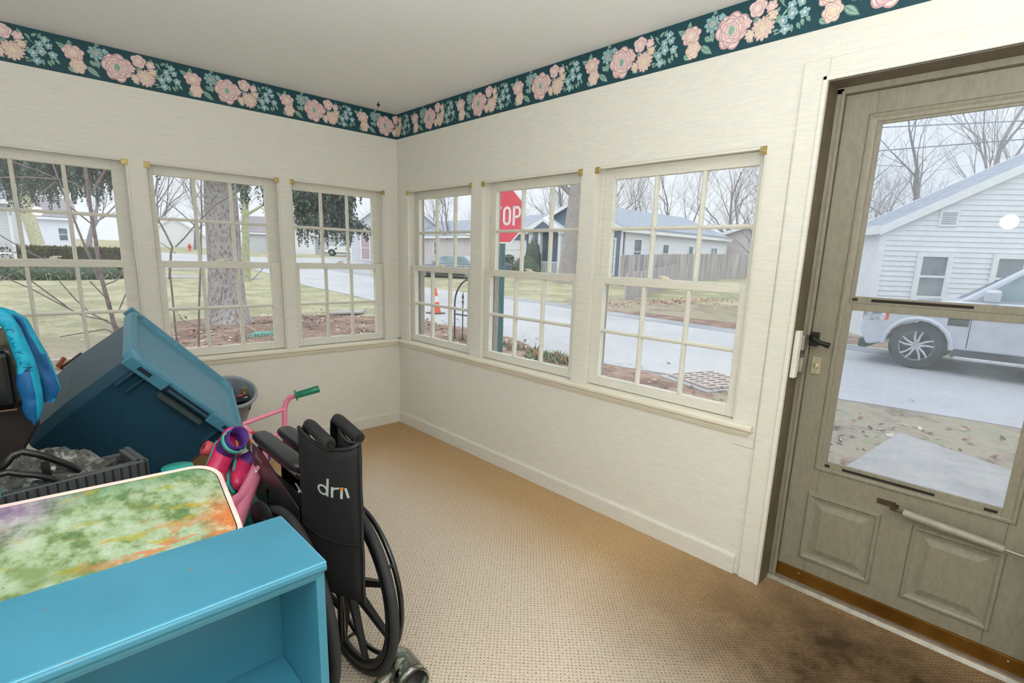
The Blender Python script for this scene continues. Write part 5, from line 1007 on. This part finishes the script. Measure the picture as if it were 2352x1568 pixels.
b = MB(); b.box((-1.82, -.52, 0), (-1.44, -.14, .33)); b.build('cardboard_box', mat('brown_cardboard', (168, 132, 92), .8), label='plain cardboard box under the grey bin, mostly hidden by the tote', cat='box')
# ---------------------------------------------------------------- pink kids bike
m_pk = mat('pink_bike_paint', (226, 130, 156), .35, 0, .1, 14, coat=.3, c2=(214, 120, 146)); m_gg = mat('sparkly_green_grip', (0, 124, 92), .35, 0, .25, 90); m_rub = mat('black_rubber', (24, 25, 26), .6, 0, .2, 20)
BO = V((-1.6, -1.6, 0)); e = empty('kids_bicycle', BO, label='pink kids bicycle with a green handgrip, wedged behind the folded wheelchair', cat='bicycle')
def bt(name, pts, r, m, parent=None, seg=14): b = MB(); b.tube([V(p)-BO for p in pts], r, seg); return b.build(name, m, parent or e)
y = -1.27
hb = MB()
for pts, r in (([(-1.334, y-.02, .716), (-1.355, y, .705), (-1.37, y+.005, .682), (-1.378, y+.005, .657), (-1.383, y, .59), (-1.388, y, .562), (-1.41, y, .543), (-1.45, y, .530), (-1.49, y, .526), (-1.51, y, .545), (-1.54, y+.015, .59), (-1.553, y+.03, .607)], .0115), ([(-1.379, y+.004, .655), (-1.553, y+.025, .612)], .0095)):
    hb.tube([V(p)-BO for p in pts], r, 12)
hb = hb.build('handlebar', m_pk, e)
g_ = MB(); d_ = (V((-1.237, y-.05, .739))-V((-1.336, y-.02, .716))); p0 = V((-1.336, y-.02, .716))-BO
g_.tube([p0+d_*f for f in (0, .03, .06, .07, .95, 1.0)], [.025, .026, .024, .0155, .0165, .0175], 18); g_.tube([p0+d_*1.0, p0+d_*1.01], [.0175, .014], 18); g_.build('handgrip', m_gg, hb)
g_ = MB(); g_.tube([p0+d_*1.01, p0+d_*1.015], [.006, .005], 10); g_.build('grip_hole', m_dark, hb)
bt('stem', [(-1.495, y, .53), (-1.52, y-.03, .44)], .016, m_rub)
fr_ = bt('frame', [(-1.50, -1.33, .56), (-1.56, -1.5, .60), (-1.627, -1.70, .602), (-1.705, -1.83, .575), (-1.80, -1.98, .52), (-1.88, -2.12, .45)], [.024, .024, .024, .024, .023, .022], m_pk, None, 18)
bt('frame_tube', [(-1.70, -1.82, .58), (-1.75, -1.885, .568), (-1.84, -1.95, .565), (-1.95, -2.0, .52)], [.024, .019, .018, .018], m_pk, None, 16)
bt('fork', [(-1.52, -1.30, .46), (-1.47, -1.22, .22)], .014, m_pk)
for nm, c in (('front_wheel', (-1.47, -1.2, .2)), ('rear_wheel', (-1.93, -2.1, .2))):
    wv = V((.35, .94, 0)).normalized(); b = MB(); b.tube([V(c)-BO+wv*.18*cos(a)+V((0, 0, .18*sin(a))) for a in [2*pi*i/32 for i in range(32)]], .02, 10, closed=True); w_ = b.build(nm, m_rub, e)
    b = MB()
    for i in range(12): a = 2*pi*i/12; b.tube([V(c)-BO, V(c)-BO+wv*.165*cos(a)+V((0, 0, .165*sin(a)))], .0012, 4)
    b.build('spokes', m_alu, w_)
b = MB(); b.lathe([(.001, -.004), (.05, -.004), (.052, .004), (.001, .006)], 22, 0, Matrix.Translation(V((-1.735, -2.03, .55))-BO) @ Euler((0, R(90), R(20))).to_matrix().to_4x4()); b.tube([V((-1.735, -2.04, .55))-BO, V((-1.70, -2.06, .47))-BO], .009, 8); b.build('crank', m_rub, e)
b = MB(); c = V((-1.665, -1.795, .612))-BO
T5 = lambda u, v, d: c+V((.03, .05, .018))*0+(V((.5, .75, .42)).normalized()*u)+(V((.55, -.6, .58)).normalized()*v)+V((-.45, -.75, .5)).normalized()*(.0195+d)
b.add([T5(.02*cos(a)*(1.2 if cos(a) > 0 else 1), .009*sin(a), 0) for a in [2*pi*i/16 for i in range(16)]], [tuple(range(16))]); b.add([T5(.012*cos(a), .005*sin(a), .0006) for a in [2*pi*i/12 for i in range(12)]], [tuple(range(12))], 1); b.build('frame_decal', [m_wt, mat('coral_red', (232, 84, 78), .5)], fr_, solid=.0006)
# ---------------------------------------------------------------- teal bucket, roller skates and toys
m_teal = mat('teal_bucket_plastic', (12, 138, 124), .4, 0, .06, 20)
e = empty('toy_bucket', (-1.70, -1.545, .18), label='round teal plastic bucket full of roller skates', cat='bucket')
b = MB(); b.lathe([(.001, 0), (.095, 0), (.115, .285), (.13, .288), (.132, .31), (.125, .318), (.118, .31), (.1, .02), (.001, .015)], 36); b.build('bucket_body', m_teal, e)
b = MB(); b.box((-1.85, -1.67, 0), (-1.56, -1.42, .18)); b.build('shoe_box', mat('dark_shoebox', (48, 50, 60), .7), label='dark shoebox under the teal bucket', cat='box')
m_tq = mat('turquoise_skate_plastic', (84, 200, 188), .35, 0, .08, 20); m_hp = mat('hot_pink_skate_plastic', (222, 52, 104), .35, 0, .15, 20, c2=(200, 40, 90)); m_pu = mat('purple_fabric', (86, 44, 132), .7, 0, .15, 30, .3); m_wh = mat('coral_wheel_rubber', (222, 92, 98), .5, 0, .08, 40); m_pl = mat('pale_grey_plastic', (214, 214, 222), .3)
def skate(name, loc, fwd, up, label, s=1.0):
    f = V(fwd).normalized(); u = V(up); u = (u-u.dot(f)*f).normalized(); r_ = u.cross(f)
    M_ = Matrix((f, r_, u)).transposed().to_4x4(); M_.translation = V(loc); e = empty(name, label=label, cat='roller skate', group=None); e.matrix_world = M_ @ Matrix.Scale(s, 4)
    def loft(rows_): 
        b = MB(); b.grid([[(x+0*a, w_*cos(a), zc+h*sin(a)) for a in [2*pi*j/16 for j in range(16)]] for x, w_, zc, h in rows_], 0, True, None, True); return b
    loft([(-.085, .001, .03, .001), (-.083, .028, .035, .03), (-.05, .034, .038, .036), (0, .034, .036, .034), (.05, .036, .03, .028), (.085, .03, .026, .022), (.1, .012, .022, .012), (.101, .001, .022, .001)]).build('shell', m_hp, e)
    loft([(-.06, .0355, .03, .022), (-.02, .0358, .03, .018), (.02, .0358, .028, .018), (.045, .037, .028, .016)]).build('side_inset', m_tq, e)
    b = MB(); b.grid([[(-.045+dx+rx*cos(a), ry*sin(a), z) for a in [2*pi*j/20 for j in range(20)]] for rx, ry, z, dx in ((.042, .034, .05, .01), (.040, .033, .09, 0), (.041, .034, .125, -.005), (.036, .03, .127, -.005), (.034, .028, .09, 0))], 0, True, None, True); b.build('ankle_boot', m_pu, e)
    b = MB(); b.grid([[(-.045+rx*cos(a), ry*sin(a), z+.012*cos(a)) for a in [2*pi*j/20 for j in range(20)]] for rx, ry, z in ((.043, .037, .085), (.047, .041, .086), (.047, .041, .103), (.043, .037, .105), (.043, .037, .085))], 0, True, None, True); b.build('ankle_cuff', m_tq, e)
    b = MB(); b.box((-.075, -.02, -.006), (.085, .02, .004)); b.lathe([(.001, -.034), (.014, -.034), (.016, -.018), (.008, -.006), (.001, -.006)], 14, 0, Matrix.Translation((.1, 0, 0)) @ Euler((0, R(-20), 0)).to_matrix().to_4x4()); b.build('sole_plate', m_tq, e)
    for x in (-.055, .055):
        b = MB(); b.tube([(x, -.034, -.026), (x, .034, -.026)], .005, 8); b.tube([(x, 0, -.026), (x-.012, 0, -.004)], [.012, .016], 8); tk = b.build('truck', m_pl, e)
        for s_ in (-1, 1):
            b = MB(); b.lathe([(.006, s_*.024), (.022, s_*.023), (.025, s_*.026), (.025, s_*.046), (.022, s_*.049), (.008, s_*.047)], 20, 0, Matrix.Translation((x, 0, -.026)), True, 'y'); b.build('wheel', m_wh, tk)
    return e
skate('roller_skate', (-1.705, -1.60, .53), (-.25, -.85, -.1), (.86, -.25, .40), 'pink and turquoise roller skate on its side, sole facing out, nearer one in the bucket', 1.08)
skate('roller_skate', (-1.74, -1.54, .57), (-.5, -.6, -.6), (.45, -.5, .75), 'purple roller skate with a turquoise cuff, behind the other skate', 1.12)
b = MB(); b.ball((-1.655, -1.47, .645), (.04, .045, .032), 0, 18); b.ball((-1.62, -1.50, .63), (.035, .035, .028), 0, 16); b.build('pink_helmet', mat('neon_pink', (246, 40, 146), .35), label='neon pink rounded toy helmet above the skates', cat='helmet')
t = NT('rainbow_stripes'); wv = t.coord((30, 30, 30), (.4, .6, 0)); sp = t.n('SeparateXYZ'); t.l(wv, sp.inputs[0]); t.base(t.ramp(t.math('FRACT', t.math('MULTIPLY', sp.outputs[0], .5)), [(0, (226, 60, 50)), (.25, (240, 150, 30)), (.5, (232, 208, 40)), (.75, (90, 190, 110)), (1, (70, 170, 190))])); m_rb = t.m
b = MB(); b.tube([(-1.70, -1.52, .665), (-1.685, -1.53, .655), (-1.668, -1.545, .63), (-1.668, -1.56, .605)], [.012, .016, .016, .01], 12); b.build('rainbow_sock', m_rb, label='rainbow striped strip of cloth tucked between the skate and the pink helmet', cat='sock')
b = MB(); b.ball((-1.588, -1.50, .635), (.02, .02, .02), 0, 14); b.build('red_ball', mat('red_plastic', (206, 22, 30), .4), label='small red ball half hidden behind the wheelchair armrest', cat='ball')
b = MB(); b.box((-1.63, -1.60, .60), (-1.60, -1.50, .655)); b.build('patterned_pouch', mat('patterned_cloth', (120, 190, 190), .7, 0, 0, 60, c2=(220, 120, 80)), bevel=.008, label='small patterned pouch squeezed beside the skates', cat='pouch')
e = empty('game_box', (-1.872, -2.03, .725), (0, R(-13), R(16)), label='tall navy game box with purple lettering standing beside the painted tabletop', cat='box')
b = MB(); b.box((-.012, 0, -.69), (.0, .16, 0)); gb = b.build('carton', mat('navy_card', (18, 20, 40), .45), e, bevel=.002)
b = MB(); b.box((-.001, -.001, -.69), (.001, .001, .001)); b.box((-.001, -.001, -.001), (.001, .16, .001)); b.build('white_edge', m_pl, gb)
b = MB()
for i, ch in enumerate('ITTI'): strokes(b, {'I': [[(.3, 0), (.3, 1)], [(.05, 0), (.55, 0)], [(.05, 1), (.55, 1)]], 'T': [[(.3, 0), (.3, 1)], [(0, 1), (.6, 1)]]}[ch], lambda u, v, d, i=i: (-.0125+v*.012, -.0005-d, -.09-i*.02-u*.018), .0035)
b.build('box_lettering', mat('lavender_ink', (150, 140, 214), .5), gb)
# ---------------------------------------------------------------- folded wheelchair (facing the left wall, back towards the camera)
m_wf = mat('black_frame_paint', (20, 21, 22), .28, 0, .3, 20, coat=.4); m_up = mat('black_nylon', (17, 18, 19), .75, 0, .25, 60, .3); m_pad = mat('black_vinyl_pad', (30, 31, 32), .38, 0, .15, 40, .1); m_tire = mat('dark_grey_tyre', (44, 45, 46), .7, 0, .15, 20); m_mag = mat('black_mag_wheel', (26, 27, 28), .45, 0, .15, 20)
WO = V((-1.61, -2.17, 0)); e = empty('wheelchair', WO, label='folded black wheelchair with its push handles towards the room', cat='wheelchair')
def wt(name, segs, r, m=m_wf, parent=None, seg=12):
    b = MB()
    for pts in segs: b.tube([V(p)-WO for p in pts], r, seg)
    return b.build(name, m, parent or e)
XL, XR = -1.652, -1.568
for x in (XL, XR):
    wt('side_frame', [[(x, -2.2, .12), (x, -2.2, .845), (x, -2.205, .875), (x, -2.225, .885)], [(x, -2.2, .46), (x, -1.74, .46), (x, -1.70, .42), (x, -1.68, .2)], [(x, -2.2, .24), (x, -1.72, .24)], [(x, -2.16, .47), (x, -2.16, .70), (x, -1.80, .70), (x, -1.77, .66), (x, -1.76, .47)]], .0115)
    b = MB(); b.tube([V(p)-WO for p in ((x, -2.222, .886), (x, -2.24, .885), (x, -2.30, .874), (x, -2.352, .864), (x, -2.360, .862))], [.0155, .0175, .0178, .0185, .017], 16); b.tube([V(p)-WO for p in ((x, -2.361, .8618), (x, -2.364, .861))], [.006, .006], 8); b.build('push_handle', m_rub, e)
    # padded armrest
    rows = []; c = V((x+.004, -1.955, .728))-WO
    for y_, w_, h in ((-.195, .004, .002), (-.19, .018, .012), (-.175, .027, .017), (-.14, .0305, .019), (0, .0305, .019), (.14, .0305, .019), (.175, .027, .017), (.19, .018, .012), (.195, .004, .002)):
        rows.append([c+V((w_*(abs(cos(a))**.7)*(1 if cos(a) > 0 else -1), y_, h*(abs(sin(a))**.8)*(1 if sin(a) > 0 else -1))) for a in [2*pi*j/20 for j in range(20)]])
    b = MB(); b.grid(rows, 0, True, None, True); b.build('armrest', m_pad, e)
    b = MB(); b.box(V((x-.012, -2.13, .703))-WO, V((x+.016, -1.79, .712))-WO); b.build('armrest_plate', m_alu, e)
b = MB(); b.prism([(-2.15+2.17, .47), (-2.15+2.17, .60), (-1.83+2.17, .695), (-1.745+2.17, .695), (-1.745+2.17, .50), (-1.80+2.17, .47)], -1.668+1.61, -1.664+1.61, 'x'); sk = b.build('side_panel', mat('dark_satin_panel', (58, 58, 58), .3, .3, .1, 8), e, bevel=.001)
b = MB()
for i, ch in enumerate('drive'):
    u0 = (0, .62, 1.02, 1.2, 1.66)[i]
    strokes(b, G_[ch], lambda u, v, d, u0=u0: (-1.6685-d+1.61, -1.775-(u+u0)*.031+2.17, .652+v*.031-(u+u0)*.004), .0042)
b.build('panel_lettering', mat('grey_lettering', (150, 150, 150), .5), sk)
b = MB(); b.prism([(-2.15+2.17, .47), (-2.15+2.17, .60), (-1.83+2.17, .695), (-1.745+2.17, .695), (-1.745+2.17, .50), (-1.80+2.17, .47)], -1.556+1.61, -1.552+1.61, 'x'); b.build('side_panel', m_wf, e)
# back upholstery folded into a V behind the posts
FO = V((-1.600, -2.425)); fr2 = MB(); nH = 16; nV = 14
def back_pt(u, f):   # u 0..1 left post to fold, 1..2 fold to right post ; f 0 top .. 1 bottom
    top = .868-.0*u; p0 = V((XL-.016, -2.19)); p2 = V((XR+.016, -2.19)); zt = (.872-.03*sin(pi*min(u, 2-u)*.9)+(.0 if u < 1 else .012)); zb = .40
    if u <= 1: q = p0.lerp(FO, u); n_ = V((-.95, -.3)); bulge = .018*sin(pi*u)*(1 if f < .9 else .8)
    else: q = FO.lerp(p2, u-1); n_ = V((-.95, -.3)); bulge = .012*sin(pi*(u-1))
    q = q+n_.normalized()*bulge*(1+.2*sin(f*9))
    z = zt+(zb-zt)*f; return V((q.x+.001*sin(f*20), q.y+(.0 if f < .95 else .02*(f-.95)/.05*u*0), z))-WO
rows = [[back_pt(2*j/nH, i/nV) for j in range(nH+1)] for i in range(nV+1)]
b = MB(); b.grid(rows); bk = b.build('back_upholstery', m_up, e, solid=.008, seg=1)
b = MB(); b.tube([back_pt(2*j/nH, 0) for j in range(nH+1)], .006, 8); b.tube([back_pt(u/10, .62)+V((-.0055, -.002, 0)) for u in range(11)], .0018, 6); b.tube([back_pt(1, f/10) for f in range(11)], .005, 8); b.build('piping', m_pad, bk)
def lt(u, v, d, u0=0):   # logo space on the left half of the back
    U_ = .40+(u+u0)*.30; f = .31-v*.118+.0*u; U_ += v*.03
    p = back_pt(min(U_, 1.0), f); return p+V((-.95, -.3, 0)).normalized()*(.0046+d)
b = MB()
for ch, u0 in (('d', 0), ('r', .66), ('i', 1.12)): strokes(b, G_[ch], lambda u, v, d, u0=u0: lt(u, v, d, u0), .105 if ch != 'x' else .1)
strokes(b, [[(.02, .57), (.16, .08)]], lambda u, v, d: lt(u, v, d, 1.36), .1)
strokes(b, [[(.1, .5), (.1, .6)]], lambda u, v, d: lt(u, v, d, 1.12), .115, 1)
b.build('logo_lettering', [mat('reflective_grey', (186, 192, 190), .5), mat('logo_orange', (246, 140, 30), .5)], bk, label='grey and orange logo lettering')
def mag(x, out):
    w_ = empty('drive_wheel', (x-WO.x, 0, .305)); w_.parent = e
    b = MB(); b.tube([(0, .291*cos(a), .291*sin(a)) for a in [2*pi*i/56 for i in range(56)]], .0145, 10, closed=True); b.build('tyre', m_tire, w_)
    b = MB(); b.lathe([(.278, -.012), (.262, -.014), (.252, -.006), (.252, .006), (.262, .014), (.278, .012)], 56, 0, None, True, 'x')
    for k in range(8):
        a = 2*pi*k/8+.35*(1 if k % 2 else .6); c_, s_ = cos(a), sin(a)
        def sp(r, w2, th): return [(-th, r*c_-w2*s_, r*s_+w2*c_), (th, r*c_-w2*s_, r*s_+w2*c_), (th, r*c_+w2*s_, r*s_-w2*c_), (-th, r*c_+w2*s_, r*s_-w2*c_)]
        b.hexa(sp(.03, .013, .014)+sp(.254, .009, .008))
    b.lathe([(.001, -.028), (.032, -.026), (.036, -.016), (.036, .016), (.032, .026), (.001, .028)], 28, 0, None, True, 'x'); b.build('mag_rim', m_mag, w_, bevel=.002)
    b = MB(); b.tube([(out*.046, .255*cos(a), .255*sin(a)) for a in [2*pi*i/56 for i in range(56)]], .0085, 10, closed=True)
    for k in range(8): a = 2*pi*k/8+.2; b.tube([(out*.006, .264*cos(a), .264*sin(a)), (out*.046, .255*cos(a), .255*sin(a))], .006, 6)
    b.build('hand_rim', m_wf, w_)
mag(-1.526, 1); mag(-1.706, -1)
for x in (XL, XR):
    b = MB(); b.lathe([(.001, -.012), (.07, -.012), (.078, 0), (.07, .012), (.001, .012)], 28, 0, Matrix.Translation(V((x, -1.66, .079))-WO), True, 'x'); b.tube([V((x, -1.66, .079))-WO, V((x, -1.68, .22))-WO], .01, 8); b.build('caster', m_rub, e)
wt('cross_brace', [[(XL, -1.95, .24), (XR, -1.95, .47)], [(XR, -1.9, .24), (XL, -1.9, .47)]], .009)
b = MB(); b.grid([[V((XL+(XR-XL)*j/8, -2.15+.40*i/4, .475+.10*sin(pi*j/8)))-WO for j in range(9)] for i in range(5)]); b.build('seat_sling', m_up, e, solid=.006)
wt('axle', [[(-1.706, -2.17, .305), (-1.526, -2.17, .305)]], .008, m_alu)
b = MB()
for p in ((XL-.013, -2.2, .60), (XL-.013, -2.2, .52), (XL-.013, -2.2, .42), (XL-.013, -2.16, .66), (XL-.013, -2.2, .76)): b.ball(V(p)-WO, .0055, 0, 10)
b.tube([V((XL-.015, -2.14, .68))-WO, V((XL-.015, -2.21, .655))-WO], .003, 6); b.build('bolt', mat('shiny_steel', (210, 210, 210), .2, .9), e)
b = MB(); b.tube([V(p)-WO for p in ((XL-.02, -1.84, .50), (XL-.03, -1.90, .52), (XL-.035, -1.94, .60))], .006, 8); b.build('brake_lever', m_wf, e)
# ---------------------------------------------------------------- camouflage boot
t = NT('camouflage_print'); v = t.coord((1, 1, 1.6)); vo = t.n('TexVoronoi'); vo.inputs['Scale'].default_value = 34; dn = t.n('Mix'); dn.data_type = 'VECTOR'; nn = t.n('TexNoise'); nn.inputs['Scale'].default_value = 30; t.l(v, nn.inputs[0]); dn.inputs[0].default_value = .06; t.l(v, dn.inputs[4]); t.l(nn.outputs['Color'], dn.inputs[5]); t.l(dn.outputs[1], vo.inputs['Vector'])
sp = t.n('SeparateColor'); t.l(vo.outputs['Color'], sp.inputs[0]); t.base(t.ramp(sp.outputs[0], [(0, (40, 46, 38)), (.3, (92, 106, 84)), (.55, (150, 160, 142)), (.7, (122, 92, 52)), (.85, (60, 66, 54)), (1, (176, 186, 172))])); t.set(.3, spec=.6, coat=.5); m_camo = t.m
e = empty('rubber_boot', (-1.46, -2.40, .0), label='camouflage rubber boot lying on the carpet under the wheelchair wheel', cat='boot')
def loftt(pts, rs, m=24, fl=1.0): b = MB(); b.tube([V(p)-V((-1.46, -2.40, 0)) for p in pts], rs, m, 0, False); return b
loftt([(-1.443, -2.300, .045), (-1.442, -2.306, .047), (-1.440, -2.322, .052), (-1.439, -2.345, .055), (-1.443, -2.38, .056), (-1.449, -2.42, .058), (-1.4555, -2.455, .059)], [.004, .024, .040, .046, .047, .048, .048]).build('boot_shaft', m_camo, e, solid=.003)
b = MB(); 
for f, r_ in ((-2.432, .0495), (-2.455, .0495)): b.tube([V((-1.4555+.0495*cos(a), f, .0585+.0495*sin(a)))-V((-1.46, -2.40, 0)) for a in [2*pi*i/28 for i in range(28)]], .0032, 8, closed=True)
b.build('top_band', mat('olive_black_rubber', (52, 50, 44), .35), e)
b = MB(); b.lathe([(.001, .0), (.043, .0), (.0455, .035), (.0465, .035)], 28, 0, Matrix.Translation(V((-1.4555, -2.40, .0585))-V((-1.46, -2.40, 0))) @ Euler((R(90), 0, 0)).to_matrix().to_4x4() @ Matrix.Translation((0, 0, .0))); b.build('lining', m_black, e)
loftt([(-1.56, -2.37, .022), (-1.54, -2.365, .026), (-1.49, -2.355, .036), (-1.445, -2.345, .045)], [.006, .02, .034, .042]).build('boot_foot', m_camo, e)
